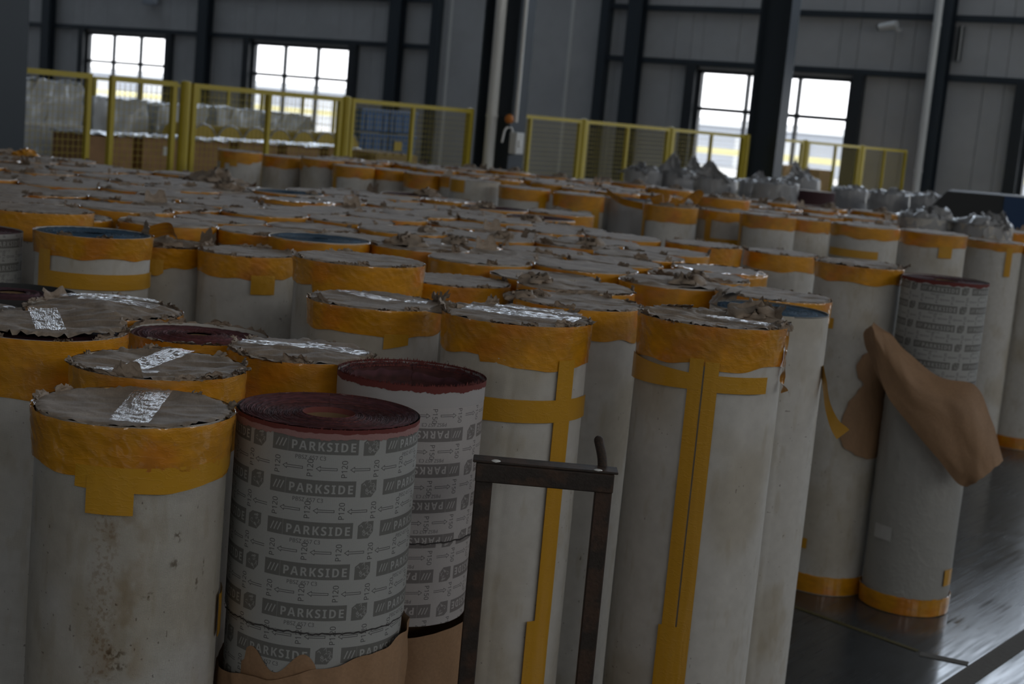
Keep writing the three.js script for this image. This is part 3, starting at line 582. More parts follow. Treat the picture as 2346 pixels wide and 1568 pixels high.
// the tan-capped rolls packed between those: x, z, radius, height, label
const FILL = [
  [-8.003, -5.566, 0.184, 1.388, 'tan-capped roll with amber edge close before the crumpled amber top'],
  [-7.642, -5.497, 0.184, 1.397, 'grey-tan capped roll close before the dull cap under the short fence'],
  [-7.392, -5.768, 0.184, 1.395, 'tan-capped roll with deep amber tape close behind the dull cap below the cartons'],
  [-7.279, -5.417, 0.184, 1.389, 'roll with ragged brown cap close behind the tall amber-sided roll'],
  [-7.53, -5.147, 0.184, 1.402, 'roll with glossy folded tape rim well to the left of the low dull cap'],
  [-6.786, -5.963, 0.184, 1.408, 'tan roll cap with turned-down lip close behind the heap of brown paper'],
  [-7.062, -4.708, 0.184, 1.401, 'slightly dished tan roll cap close before the tall amber-sided roll'],
  [-6.672, -5.613, 0.184, 1.39, 'plain tan-capped roll close to the right of the low dull cap'],
  [-6.559, -5.26, 0.184, 1.397, 'tan-capped roll with amber edge close behind the cap before the gate post'],
  [-6.806, -4.986, 0.184, 1.396, 'grey-tan capped roll close before the low dull cap'],
  [-6.702, -4.633, 0.184, 1.387, 'tan-capped roll with deep amber tape one roll farther before the tall amber-sided roll'],
  [-5.933, -6.435, 0.184, 1.398, 'roll with ragged brown cap close behind the white-glinting cap'],
  [-6.066, -5.81, 0.184, 1.387, 'roll with glossy folded tape rim close before the heap of brown paper'],
  [-6.312, -5.536, 0.184, 1.397, 'tan roll cap with turned-down lip close behind the brown crumpled cap'],
  [-6.446, -4.909, 0.184, 1.39, 'slightly dished tan roll cap close to the left of the cap before the gate post'],
  [-6.342, -4.556, 0.184, 1.396, 'plain tan-capped roll close behind the flat edge cap'],
  [-5.571, -6.369, 0.184, 1.402, 'tan-capped roll with amber edge close before the rusty red sheet'],
  [-5.839, -5.109, 0.184, 1.404, 'grey-tan capped roll close before the brown crumpled cap'],
  [-6.086, -4.836, 0.184, 1.393, 'tan-capped roll with deep amber tape close before the cap before the gate post'],
  [-6.231, -4.205, 0.184, 1.408, 'roll with ragged brown cap close behind the amber-sided edge roll'],
  [-5.321, -6.638, 0.184, 1.408, 'roll with glossy folded tape rim close behind the broad amber edge'],
  [-5.458, -6.018, 0.182, 1.399, 'tan roll cap with turned-down lip close behind the cap with bright glints'],
  [-5.592, -5.382, 0.184, 1.391, 'slightly dished tan roll cap close behind the amber-edged cap'],
  [-5.726, -4.758, 0.184, 1.406, 'plain tan-capped roll close behind the frayed pale corner'],
  [-4.714, -6.834, 0.184, 1.409, 'tan-capped roll with amber edge close to the right of the dull red end'],
  [-4.846, -6.211, 0.184, 1.395, 'grey-tan capped roll close to the left of the brown-scrap cap'],
  [-5.093, -5.938, 0.184, 1.401, 'tan-capped roll with deep amber tape close to the right of the cap with bright glints'],
  [-4.979, -5.588, 0.184, 1.39, 'roll with ragged brown cap close before the cap with bright glints'],
  [-5.23, -5.318, 0.184, 1.408, 'roll with glossy folded tape rim close behind the cap by the paper heap'],
  [-5.367, -4.679, 0.184, 1.409, 'tan roll cap with turned-down lip close behind the broad tan cap'],
  [-5.511, -4.055, 0.184, 1.402, 'slightly dished tan roll cap close before the frayed pale corner'],
  [-5.438, -3.694, 0.184, 1.405, 'plain tan-capped roll before the amber-sided edge roll'],
  [-4.733, -5.861, 0.184, 1.398, 'tan-capped roll with amber edge close to the left of the pale back-field cap'],
  [-4.619, -5.511, 0.184, 1.41, 'grey-tan capped roll close behind the wide mid-field cap'],
  [-4.866, -5.238, 0.184, 1.4, 'tan-capped roll with deep amber tape close behind the glossy pleated edge'],
  [-4.9, -4.265, 0.184, 1.406, 'roll with ragged brown cap close before the cap behind the dark-rimmed one'],
  [-5.151, -3.976, 0.184, 1.391, 'roll with glossy folded tape rim close behind the dark-rimmed tan cap'],
  [-5.079, -3.615, 0.182, 1.407, 'tan roll cap with turned-down lip close to the left of the dark-rimmed tan cap'],
  [-4.126, -6.057, 0.184, 1.397, 'slightly dished tan roll cap close behind the glinting tape rim'],
  [-4.26, -5.434, 0.184, 1.396, 'plain tan-capped roll close before the pale back-field cap'],
  [-4.642, -4.528, 0.184, 1.41, 'tan-capped roll with amber edge close to the left of the thin dark rim'],
  [-4.716, -3.554, 0.182, 1.388, 'grey-tan capped roll close before the dark-rimmed tan cap'],
  [-4.922, -3.249, 0.184, 1.389, 'tan-capped roll with deep amber tape to the left of the cap with the strap scrap'],
  [-3.902, -5.347, 0.184, 1.392, 'roll with ragged brown cap close behind the upright brown scrap'],
  [-4.149, -5.074, 0.184, 1.388, 'roll with glossy folded tape rim close before the wide mid-field cap'],
  [-4.282, -4.451, 0.184, 1.39, 'tan roll cap with turned-down lip close to the left of the dark folded gap'],
  [-4.171, -4.084, 0.184, 1.389, 'slightly dished tan roll cap close before the thick amber-sided cap'],
  [-4.419, -3.812, 0.182, 1.397, 'plain tan-capped roll close behind the drooping-tape roll'],
  [-3.656, -5.62, 0.182, 1.392, 'tan-capped roll with amber edge close to the right of the glinting tape rim'],
  [-3.136, -5.122, 0.181, 1.405, 'grey-tan capped roll close before the smooth pale cap'],
  [-3.432, -4.904, 0.184, 1.389, 'tan-capped roll with deep amber tape close to the right of the roll with holed tape'],
  [-3.32, -4.55, 0.184, 1.392, 'roll with ragged brown cap close to the right of the wide kraft flap'],
  [-2.766, -5.113, 0.184, 1.395, 'roll with glossy folded tape rim close behind the cap with a brown bump'],
  [-3.025, -4.774, 0.181, 1.404, 'tan roll cap with turned-down lip close behind the pleated-rim cap'],
  [-2.844, -4.066, 0.181, 1.392, 'slightly dished tan roll cap close to the right of the cap with one tape glint'],
  [-8.72, -9.63, 0.162, 1.408, 'plain tan-capped roll close to the left of the fifth back-row roll'],
  [-9.05, -9.63, 0.164, 1.418, 'tan-capped roll with amber edge close behind the third back-row roll'],
  [-7.43, -11.28, 0.175, 1.388, 'grey-tan capped roll close before the dull cap before the door fence'],
  [-7.88, -11.4, 0.162, 1.393, 'tan-capped roll with deep amber tape close behind the dark red end past the pipe'],
  [-7.34, -10.95, 0.164, 1.412, 'roll with ragged brown cap close before the dark red end past the pipe'],
  [-4.91, -9.66, 0.16, 1.385, 'roll with glossy folded tape rim behind the farther of the touching pair'],
  [-8.21, -11.31, 0.177, 1.397, 'tan roll cap with turned-down lip close behind the cap at the white pipe'],
  [-7.82, -10.74, 0.161, 1.389, 'slightly dished tan roll cap close before the cap at the white pipe'],
  [-7.49, -10.65, 0.169, 1.4, 'plain tan-capped roll before the dark red end past the pipe'],
  [-7.04, -10.8, 0.169, 1.399, 'tan-capped roll with amber edge one roll farther before the dark red end past the pipe'],
  [-7.19, -10.5, 0.164, 1.399, 'grey-tan capped roll well to the left of the dark red end before the film'],
  [-6.71, -10.89, 0.171, 1.395, 'tan-capped roll with deep amber tape close before the dark red end before the film'],
  [-6.8, -10.56, 0.168, 1.382, 'roll with ragged brown cap to the left of the cap behind the tape loops'],
  [-6.95, -10.26, 0.165, 1.393, 'roll with glossy folded tape rim well before the dark red end before the film'],
  [-6.53, -10.35, 0.171, 1.412, 'tan roll cap with turned-down lip one roll farther behind the cap behind the framed square'],
  [-6.68, -10.05, 0.161, 1.411, 'slightly dished tan roll cap well to the left of the cap behind the tape loops'],
  [-7.34, -10.2, 0.169, 1.39, 'plain tan-capped roll one roll farther to the right of the sixth back-row roll'],
  [-7.64, -10.35, 0.164, 1.406, 'tan-capped roll with amber edge well before the dark red end past the pipe'],
  [-7.1, -9.96, 0.168, 1.42, 'grey-tan capped roll well to the right of the sixth back-row roll'],
  [-8.0, -10.47, 0.161, 1.392, 'tan-capped roll with deep amber tape before the cap at the white pipe'],
  [-8.42, -10.71, 0.167, 1.412, 'roll with ragged brown cap close before the reddish end by the post'],
  [-7.49, -9.9, 0.164, 1.39, 'roll with glossy folded tape rim to the right of the sixth back-row roll'],
  [-7.79, -10.05, 0.169, 1.406, 'tan roll cap with turned-down lip well to the right of the fifth back-row roll'],
  [-8.09, -9.84, 0.163, 1.415, 'slightly dished tan roll cap close behind the sixth back-row roll'],
  [-8.12, -10.17, 0.159, 1.411, 'plain tan-capped roll to the right of the fifth back-row roll'],
  [-8.39, -9.99, 0.162, 1.416, 'tan-capped roll with amber edge close behind the fifth back-row roll'],
  [-8.39, -10.35, 0.162, 1.392, 'grey-tan capped roll one roll farther to the left of the cap at the white pipe'],
  [-8.72, -10.56, 0.165, 1.388, 'tan-capped roll with deep amber tape one roll farther before the cap behind the sixth'],
  [-8.66, -10.17, 0.159, 1.412, 'roll with ragged brown cap one roll farther behind the fifth back-row roll'],
  [-8.9, -9.93, 0.168, 1.411, 'roll with glossy folded tape rim behind the fifth back-row roll'],
  [-8.96, -10.29, 0.161, 1.417, 'tan roll cap with turned-down lip well behind the fifth back-row roll'],
  [-9.23, -9.96, 0.16, 1.415, 'slightly dished tan roll cap one roll farther to the right of the second back-row roll'],
  [-9.41, -9.69, 0.161, 1.392, 'plain tan-capped roll close behind the second back-row roll'],
  [-8.99, -10.8, 0.169, 1.392, 'tan-capped roll with amber edge close to the left of the reddish end by the post'],
  [-8.96, -11.16, 0.169, 1.38, 'grey-tan capped roll close behind the reddish end by the post'],
  [-8.63, -11.31, 0.174, 1.402, 'tan-capped roll with deep amber tape behind the cap at the white pipe'],
  [-7.61, -9.57, 0.167, 1.391, 'roll with ragged brown cap close to the right of the sixth back-row roll'],
  [-7.25, -9.66, 0.165, 1.407, 'roll with glossy folded tape rim one roll farther behind the bare white back-row roll'],
  [-6.83, -9.75, 0.171, 1.417, 'tan roll cap with turned-down lip well behind the bare white back-row roll'],
  [-6.2, -10.29, 0.161, 1.392, 'slightly dished tan roll cap close before the cap behind the tape loops'],
  [-6.35, -9.99, 0.171, 1.411, 'plain tan-capped roll one roll farther before the cap behind the tape loops'],
  [-6.5, -9.69, 0.161, 1.406, 'tan-capped roll with amber edge one roll farther behind the grey film back-row roll'],
  [-5.09, -11.31, 0.163, 1.387, 'grey-tan capped roll close behind the dull red end at the film rolls'],
  [-5.42, -11.19, 0.171, 1.385, 'tan-capped roll with deep amber tape close behind the cap behind the touching pair'],
  [-5.63, -9.54, 0.168, 1.399, 'roll with ragged brown cap close to the left of the cap behind the framed square'],
  [-6.17, -9.69, 0.166, 1.411, 'roll with glossy folded tape rim well behind the grey film back-row roll'],
  [-5.99, -9.99, 0.181, 1.414, 'tan roll cap with turned-down lip well before the cap behind the tape loops'],
  [-5.66, -9.87, 0.16, 1.4, 'slightly dished tan roll cap close behind the cap behind the framed square'],
  [-5.93, -10.47, 0.16, 1.384, 'plain tan-capped roll to the left of the cap behind the touching pair'],
  [-5.69, -10.2, 0.168, 1.384, 'tan-capped roll with amber edge well behind the cap behind the framed square'],
  [-5.36, -10.08, 0.174, 1.386, 'grey-tan capped roll one roll farther before the cap behind the touching pair'],
  [-5.03, -9.99, 0.165, 1.391, 'tan-capped roll with deep amber tape behind the roll with a framed square'],
  [-5.45, -10.44, 0.168, 1.408, 'roll with ragged brown cap close before the cap behind the touching pair'],
  [-5.12, -10.32, 0.162, 1.403, 'roll with glossy folded tape rim before the cap behind the touching pair'],
  [-5.81, -10.77, 0.16, 1.412, 'tan roll cap with turned-down lip to the right of the cap behind the tape loops'],
  [-5.75, -11.1, 0.168, 1.386, 'slightly dished tan roll cap well to the right of the cap behind the tape loops'],
  [-6.08, -10.95, 0.162, 1.387, 'plain tan-capped roll close to the right of the cap behind the tape loops'],
  [-6.41, -11.04, 0.162, 1.397, 'tan-capped roll with amber edge close behind the cap behind the tape loops'],
  [-6.05, -11.28, 0.167, 1.408, 'grey-tan capped roll one roll farther to the right of the cap behind the tape loops'],
  [-6.65, -11.31, 0.166, 1.389, 'tan-capped roll with deep amber tape one roll farther behind the cap behind the tape loops'],
  [-4.97, -10.62, 0.163, 1.418, 'roll with ragged brown cap close before the dull red end at the film rolls'],
  [-4.7, -10.83, 0.176, 1.392, 'roll with glossy folded tape rim close before the cap before the film rolls'],
  [-4.79, -10.32, 0.165, 1.386, 'tan roll cap with turned-down lip well before the dull red end at the film rolls'],
  [-4.7, -9.99, 0.162, 1.403, 'slightly dished tan roll cap well to the right of the cap behind the framed square'],
  [-4.52, -9.72, 0.159, 1.419, 'plain tan-capped roll close behind the farther of the touching pair'],
  [-4.46, -10.23, 0.174, 1.411, 'tan-capped roll with amber edge to the left of the film top behind the drip'],
  [-4.46, -10.59, 0.16, 1.387, 'grey-tan capped roll behind the film top behind the drip'],
  [-4.22, -9.99, 0.162, 1.397, 'tan-capped roll with deep amber tape well to the left of the tall film heap'],
  [-4.43, -11.04, 0.163, 1.382, 'roll with ragged brown cap one roll farther behind the film top behind the drip'],
  [-4.16, -10.71, 0.16, 1.404, 'roll with glossy folded tape rim close behind the film top behind the drip'],
  [-3.83, -10.68, 0.169, 1.413, 'tan roll cap with turned-down lip close behind the tall film heap'],
  [-4.04, -11.01, 0.16, 1.409, 'slightly dished tan roll cap well behind the film top behind the drip'],
  [-4.43, -11.37, 0.164, 1.414, 'plain tan-capped roll close to the right of the cap before the film rolls'],
  [-4.1, -11.34, 0.164, 1.42, 'tan-capped roll with amber edge well to the right of the cap before the film rolls'],
  [-3.71, -11.01, 0.167, 1.381, 'grey-tan capped roll one roll farther behind the tall film heap'],
  [-3.5, -10.74, 0.164, 1.419, 'tan-capped roll with deep amber tape close to the right of the tall film heap'],
  [-3.77, -11.34, 0.163, 1.396, 'roll with ragged brown cap well behind the tall film heap'],
  [-3.38, -11.07, 0.166, 1.389, 'roll with glossy folded tape rim well to the right of the tall film heap'],
];

// ---------------------------------------------------------------- abrasive rolls
const camA = (x, z) => Math.atan2(-x, -z);                    // turn that points a roll's +z to the camera
/** Wrapped cylinder: a runs round the roll, 0 towards the viewer. */
function bodyGeo(r, h, seed, o = {}) {
  const nA = o.fine ? 128 : 44, nV = o.fine ? 26 : 6, y0 = o.y0 ?? 0, y1 = o.y1 ?? h, su = o.su ?? 1, sv = o.sv ?? 1, fu = seed * 0.37, amp = o.amp ?? 0.006;
  return grid(nA, nV, (s, t) => {
    const a = -Math.PI + 2 * Math.PI * s, yy = y0 + ((o.edge ? o.edge(a) : y1) - y0) * t, c = Math.cos(a), d = Math.sin(a);
    let R = r * (1 + amp * n3(c * 1.1 + seed, d * 1.1, yy * 0.9) + amp * 0.35 * n3(c * 3 + seed, d * 3, yy * 2.2)) - r * amp;
    if (o.step) { const q = ((a - o.step + 3 * Math.PI) % (2 * Math.PI)) - Math.PI; R += 0.0035 * smooth(0.035, 0, q) * smooth(-0.9, 0, q); }
    if (o.crease) R += o.crease(a, yy);
    return [R * d, yy, R * c, o.noshift ? a * r * su + (o.u0 ?? 0) : (a * r + fu) * su, (yy + (o.noshift ? (o.v0 ?? 0) : fu)) * sv];
  });
}
/** Orange tape round the top: lower edge, wrinkles, and the fold over the rim. */
function bandGeo(r, h, seed, o = {}) {
  const nA = o.fine ? 200 : 60, nV = o.fine ? 22 : 9, H = o.H ?? 0.09, fold = o.fold ?? 0.006, amp = 0.36 * (o.amp ?? 0.0022), split = 0.68, flare = o.flare ?? 0.002;
  return grid(nA, nV, (s, t) => {
    const a = -Math.PI + 2 * Math.PI * s, c = Math.cos(a), d = Math.sin(a);
    let yb = h - H + (o.wob ?? 0.008) * n3(c * 1.3 + seed, d * 1.3, 4) + (o.tilt ?? 0) * d;
    if (o.steps) for (const [a0, a1, dy] of o.steps) if (a > a0 && a < a1) yb += dy;
    let R = r + 0.0022, y;
    const arc = a * r;
    if (t < split) { const k = t / split; y = lerp(yb, h - 0.003, k); R += flare * k + amp * (0.3 + k) * (ridge(arc * 16 + seed, y * 26 + arc * 8, seed) - 0.6) + amp * 0.8 * n3(arc * 60, y * 70, seed); }
    else { const k = (t - split) / (1 - split), inn = fold * (0.7 + 0.75 * n3(c * 4 + seed, d * 4, 7) + 0.25 * n3(c * 15, d * 15 + seed, 3)); R += flare - Math.max(0.004, inn) * k; y = h + 0.004 * Math.sin(k * 1.6) + 0.0035 * k * n3(c * 11 + seed, d * 11, 2) + amp * (ridge(arc * 22, k * 2, seed) - 0.6); }
    if (t >= split && !o.over) y -= 0.009 * smooth(split, split + 0.12, t);
    return [R * d, y, R * c, arc, y + seed * 0.31];
  });
}
/** Kraft paper disc over the end of the roll. */
function capGeo(r, h, seed, o = {}) {
  const nA = o.fine ? 144 : 48, nR = o.fine ? 18 : 6, cr = 0.7 * (o.crumple ?? 0.003), rag = o.rag ?? 0.006;
  return grid(nA, nR, (s, t) => {
    const a = -Math.PI + 2 * Math.PI * s, c = Math.cos(a), d = Math.sin(a);
    const edge = r * (o.size ?? 0.995) + rag * n3(c * 6 + seed, d * 6, 1) + rag * 0.25 * n3(c * 18, d * 18 + seed, 5);
    const q = edge * t, x = q * d, z = q * c;
    let y = h + 0.004 + cr * fbm(x * 9 + seed, z * 9, seed) + cr * 1.5 * (ridge(x * 6, z * 14 + seed, 3) - 0.7) - (o.dish ?? 0.004) * (1 - t * t) + rag * 0.5 * smooth(0.85, 1, t) * n3(c * 9, d * 9 + seed, 8);
    if (t === 1) y -= (o.lip ?? 0.008) * (0.5 + 0.5 * n3(c * 12 + seed, d * 12, 6));
    if (o.lift) y += o.lift(x, z, t, a);
    return [x, y, z, x + seed, z];
  });
}
/** Strip of clear tape pressed on a cap: centre (cx, cz), turned by ang, length l, width w, all in the roll's own axes. */
function capStrip(r, h, cx, cz, ang, l, w, seed, up = 0.006, lift) {
  const c = Math.cos(ang), s0 = Math.sin(ang);
  return grid(60, 16, (s, t) => {
    const p = (s - 0.5) * l, q = (t - 0.5) * w; let x = cx + p * c - q * s0, z = cz + p * s0 + q * c; const m = Math.hypot(x, z), lim = r * 0.985; if (m > lim) { x *= lim / m; z *= lim / m; }
    let y = h + up + 0.0014 * n3(q * 90, p * 14, seed) + 0.0012 * n3(x * 40, z * 40, seed) - 0.006 * smooth(0.93, 0.99, Math.min(m, lim) / r);
    if (lift) y += lift(x, z, Math.hypot(x, z) / r, Math.atan2(x, z));
    return [x, y, z, p, q];
  });
}
/** Patch of tape on the side: between angles a0..a1 and heights y0..y1 (numbers or functions of 0..1). */
function sidePatch(r, a0, a1, y0, y1, up = 0.0035, seed = 1, n = 14) {
  const f = (v, k) => typeof v === 'function' ? v(k) : v;
  return sheet(n, n, 0.0008, (s, t) => {
    const b0 = f(y0, s), b1 = f(y1, s), y = lerp(b0, b1, t), a = lerp(f(a0, t), f(a1, t), s), R = r + up + 0.0006 * n3(a * 9, y * 20, seed);
    return [R * Math.sin(a), y, R * Math.cos(a), a * r, y];
  });
}
/** Torn bits of paper standing on the rim. */
function tornGeo(r, h, seed, list) {
  const rr = mulberry(seed * 77 + 3);
  return list.map(([a, w, hh, out]) => {
    const tw = (rr() - 0.5) * 0.8, k = rr() * 9;
    return sheet(8, 6, 0.0006, (s, t) => {
      const da = (s - 0.5) * w / r * (1 - 0.2 * t) + 0.4 * tw * t * w / r, jag = 1 + 0.45 * n3(s * 2.6 + k, k, 2) * t, R = r * 0.985 + out * t * t + 0.006 * n3(s * 3, t * 3, k);
      return [R * Math.sin(a + da), h - 0.002 + hh * t * jag + 0.004 * n3(s * 6 + k, t * 6, 1), R * Math.cos(a + da), s * w, t * hh];
    });
  });
}
const torn = (g, r, h, seed, list) => { for (const q of tornGeo(r, h, seed, list)) mesh('torn_paper', q, M.kraft, g); };
const autoTorn = (seed, n, big = 1) => { const q = mulberry(seed * 131 + 5), l = []; for (let i = 0; i < n; i++) l.push([(q() * 2 - 1) * Math.PI, (0.02 + 0.05 * q()) * big, (0.004 + 0.022 * q() * q()) * big, (q() - 0.35) * 0.02 * big]); return l; };
/** Wound edge of an unwrapped roll: rings of abrasive cloth. base(t) is the height across t = 0 (core) .. 1 (rim). */
function spiralGeo(r, r0, h, seed, o = {}) {
  const nA = o.fine ? 150 : 64, turns = o.turns ?? 24, nR = turns * 3, p = [], uv = [], col = [], ix = [], rr = mulberry(seed + 9), tone = []; for (let i = 0; i <= turns + 1; i++) tone.push([0.6 + 0.8 * rr(), rr()]);
  for (let j = 0; j <= nR; j++) for (let i = 0; i <= nA; i++) {
    const a = -Math.PI + 2 * Math.PI * i / nA, t = j / nR, k = t * turns + i / nA, ring = Math.floor(k), f = k - ring, q = lerp(r0, r, t) * (1 + 0.004 * n3(Math.cos(a) * 2, Math.sin(a) * 2, t * 6 + seed));
    const y = h + (o.base ? o.base(t, a) : 0) + (o.amp ?? 0.0018) * ((f < 0.5 ? f : 1 - f) * 2 - 0.5) * (0.5 + tone[ring % tone.length][0]) + 0.004 * (tone[ring % tone.length][1] - 0.5) * (o.rough ?? 0.4) + 0.0012 * n3(a * 8, t * 30, seed);
    p.push(q * Math.sin(a), y, q * Math.cos(a)); uv.push(a * q, q);
    const v = tone[ring % tone.length][0] * (0.85 + 0.3 * n3(a * 5 + seed, t * 14, 2)), m = smooth(0.35, 0.9, tone[ring % tone.length][1]); const C0 = o.color ?? [0.085, 0.022, 0.02];
    col.push(C0[0] * v, (C0[1] + 0.006 * m) * v, (C0[2] + 0.016 * m) * v);
  }
  const w = nA + 1; for (let j = 0; j < nR; j++) for (let i = 0; i < nA; i++) { const a = j * w + i; ix.push(a, a + 1, a + w, a + 1, a + w + 1, a + w); }
  const g = new THREE.BufferGeometry(); g.setAttribute('position', new THREE.Float32BufferAttribute(p, 3)); g.setAttribute('uv', new THREE.Float32BufferAttribute(uv, 2)); g.setAttribute('color', new THREE.Float32BufferAttribute(col, 3)); g.setIndex(ix); g.computeVertexNormals(); return g;
}
/** Fringe of frayed threads round a cut rim. */
function fringeGeo(r, h, seed, n, len) {
  const q = mulberry(seed), p = []; for (let i = 0; i < n; i++) { const a = q() * 2 * Math.PI, w = (0.6 + q()) * 0.0016 / r, R = r - q() * 0.006, l = len * (0.3 + q() * q()), b = a + (q() - 0.5) * 0.04, o = (q() - 0.4) * len * 0.6; p.push(R * Math.sin(a - w), h, R * Math.cos(a - w), R * Math.sin(a + w), h, R * Math.cos(a + w), (R + o) * Math.sin(b), h + l, (R + o) * Math.cos(b)); }
  const g = new THREE.BufferGeometry(); g.setAttribute('position', new THREE.Float32BufferAttribute(p, 3)); g.setAttribute('uv', new THREE.Float32BufferAttribute(new Array(p.length / 3 * 2).fill(0), 2)); g.computeVertexNormals(); return g;
}
/** Film gathered into a crumpled heap on a roll's end. */
function filmTop(r, h, seed) {
  return grid(60, 20, (s, t) => {
    const a = 2 * Math.PI * s, c = Math.cos(a), d = Math.sin(a), R = r * (0.98 + 0.03 * n3(c * 3 + seed, d * 3, 1)) * Math.min(1, t * 1.25), x = R * d, z = R * c;
    let y = h + 0.004 + 0.03 * fbm(x * 12 + seed, z * 12, seed) + 0.05 * (ridge(x * 8 + z * 5, z * 9, seed) - 0.5);
    if (t > 0.8) y = lerp(y, h - 0.09 - 0.06 * n3(c * 4, d * 4, seed), smooth(0.8, 1, t)); const o = t > 0.8 ? 1 + 0.03 * smooth(0.8, 1, t) : 1; return [x * o, y, z * o, a * r, t * r];
  });
}
/** A pulled-up corner of that film: a bent, creased, pointed sheet. */
function filmPeak(r, h, seed, hh) {
  const q = mulberry(Math.floor(seed * 97) + 3), cx = (q() - 0.5) * r, cz = (q() - 0.3) * r, an = (q() - 0.5) * 1.6, w = 0.12 + 0.1 * q(), lean = (q() - 0.5) * 0.14, c = Math.cos(an), d = Math.sin(an);
  return sheet(14, 16, 0.0008, (s, t) => {
    const ww = w * (1 - 0.88 * Math.pow(t, 0.8)), u = (s - 0.5) * ww * 2, bend = 0.07 * Math.pow(Math.abs(s - 0.5) * 2, 1.5) * (1 - t) + 0.035 * (ridge(s * 2.2 + seed, t * 2.4, seed) - 0.5) + 0.012 * n3(s * 5, t * 5 + seed, 3);
    return [cx + u * c - bend * d + lean * t, h + hh * t * (1 + 0.2 * n3(s * 3 + seed, 1, 5)) - 0.02, cz + u * d + bend * c, u, t * hh];
  });
}
function ribbon(pts, w, twist, seed, n = 40) {                  // loose strip of tape along points, in the roll's own axes
  const cv = new THREE.CatmullRomCurve3(pts.map((p) => new THREE.Vector3(...p)));
  return sheet(n, 4, 0.0006, (s, t) => { const p = cv.getPoint(s), tg = cv.getTangent(s), up = new THREE.Vector3(0, 1, 0), si = new THREE.Vector3().crossVectors(tg, up); if (si.length() < 0.05) si.set(1, 0, 0); si.normalize(); const nn = new THREE.Vector3().crossVectors(si, tg).normalize(), q = (t - 0.5) * (typeof w === 'function' ? w(s) : w), an = twist(s); p.addScaledVector(si, q * Math.cos(an)).addScaledVector(nn, q * Math.sin(an)); return [p.x, p.y, p.z, s, t]; });
}
/** A crumpled lump of paper lying at (x, y, z). */
function lump(g, x, y, z, size, seed, mat = M.kraft) {
  mesh('paper_lump', sheet(18, 18, 0.0008, (s, t) => { const u = s - 0.5, v = t - 0.5, q = Math.max(0, 1 - 3.4 * (u * u + v * v)); return [x + size * (u + 0.22 * n3(s * 2.4, t * 2.4, seed)), y + size * (0.34 * q * (0.35 + 1.1 * (ridge(s * 3.2 + seed, t * 3.2, seed) - 0.4)) + 0.1 * (ridge(s * 6, t * 6, seed) - 0.5) * q), z + size * (v + 0.22 * n3(s * 2.4, t * 2.4, seed + 5)), s * size, t * size]; }), mat, g);
}
const TAPE = (g, geo) => mesh('tape_strip', geo, M.tapeFlat, g);

/** Build one roll. o: label, group, body/cap/band options; kind picks what its end shows. */
let seedNo = 1;
function makeRoll(key, o) {
  const [x, z, r, h] = o.at ?? AT[key], seed = o.seed ?? seedNo++ * 1.37;
  const g = thing('abrasive_roll', o.label, 'roll', [x, 0, z], camA(x, z) + (o.spin ?? 0), o.group);
  const fine = o.fine, kind = o.kind ?? 'cap';
  if (!o.noBody) mesh(o.wrapName ?? 'wrap', bodyGeo(r - 0.002, h, seed, { fine, step: o.step, ...(o.body ?? {}) }), o.wrap ?? (Math.floor(seed * 10) % 2 ? M.wrapA : M.wrapB), g);
  if (o.band !== false) mesh('tape_band', bandGeo(r - 0.002, h, seed, { fine, ...(o.band ?? {}) }), M.tape, g);
  if (kind === 'cap') { mesh('paper_cap', capGeo(r, h, seed, { fine, ...(o.cap ?? {}) }), M.kraft, g); const tl = o.torn ?? autoTorn(Math.floor(seed * 10), fine ? 10 : 3, o.tornBig ?? 1); torn(g, r, h, seed, tl); }
  if (kind === 'red') { mesh('wound_edge', spiralGeo(r - 0.004, o.r0 ?? 0.05, h - (o.inset ?? 0.004), seed, { fine, ...(o.spiral ?? {}) }), M.red, g); mesh('core', new THREE.CylinderGeometry(o.r0 ?? 0.05, o.r0 ?? 0.05, 0.4, 32, 1, true).translate(0, h - 0.2 - (o.coreDrop ?? 0.006), 0), M.core, g); mesh('core_floor', new THREE.CircleGeometry(o.r0 ?? 0.05, 24).rotateX(-Math.PI / 2).translate(0, h - 0.38, 0), M.rubber, g); }
  if (kind === 'blue') { mesh('wound_edge', spiralGeo(r - 0.006, 0.03, h - (o.inset ?? 0.014), seed, { fine, color: [0.035, 0.085, 0.14], turns: 14, amp: 0.002, ...(o.spiral ?? {}) }), M.red, g); mesh('core_plug', new THREE.CircleGeometry(0.031, 20).rotateX(-Math.PI / 2).translate(0, h - 0.02, 0), M.rubber, g); }
  if (kind === 'film') { mesh('crumpled_film', filmTop(r, h, seed), M.film, g); mesh('film_peak', filmPeak(r, h, seed, o.peak ?? 0.12), M.film, g); mesh('film_peak', filmPeak(r, h, seed + 7.3, (o.peak ?? 0.12) * 0.55 + 0.02), M.film, g); }
  if (o.bottom) mesh('bottom_band', bandGeo(r - 0.002, o.bottom, seed + 5, { H: o.bottom - 0.003, wob: 0.001, fold: 0.001, amp: 0.0012 }).translate(0, 0, 0), M.tape, g);
  return g;
}

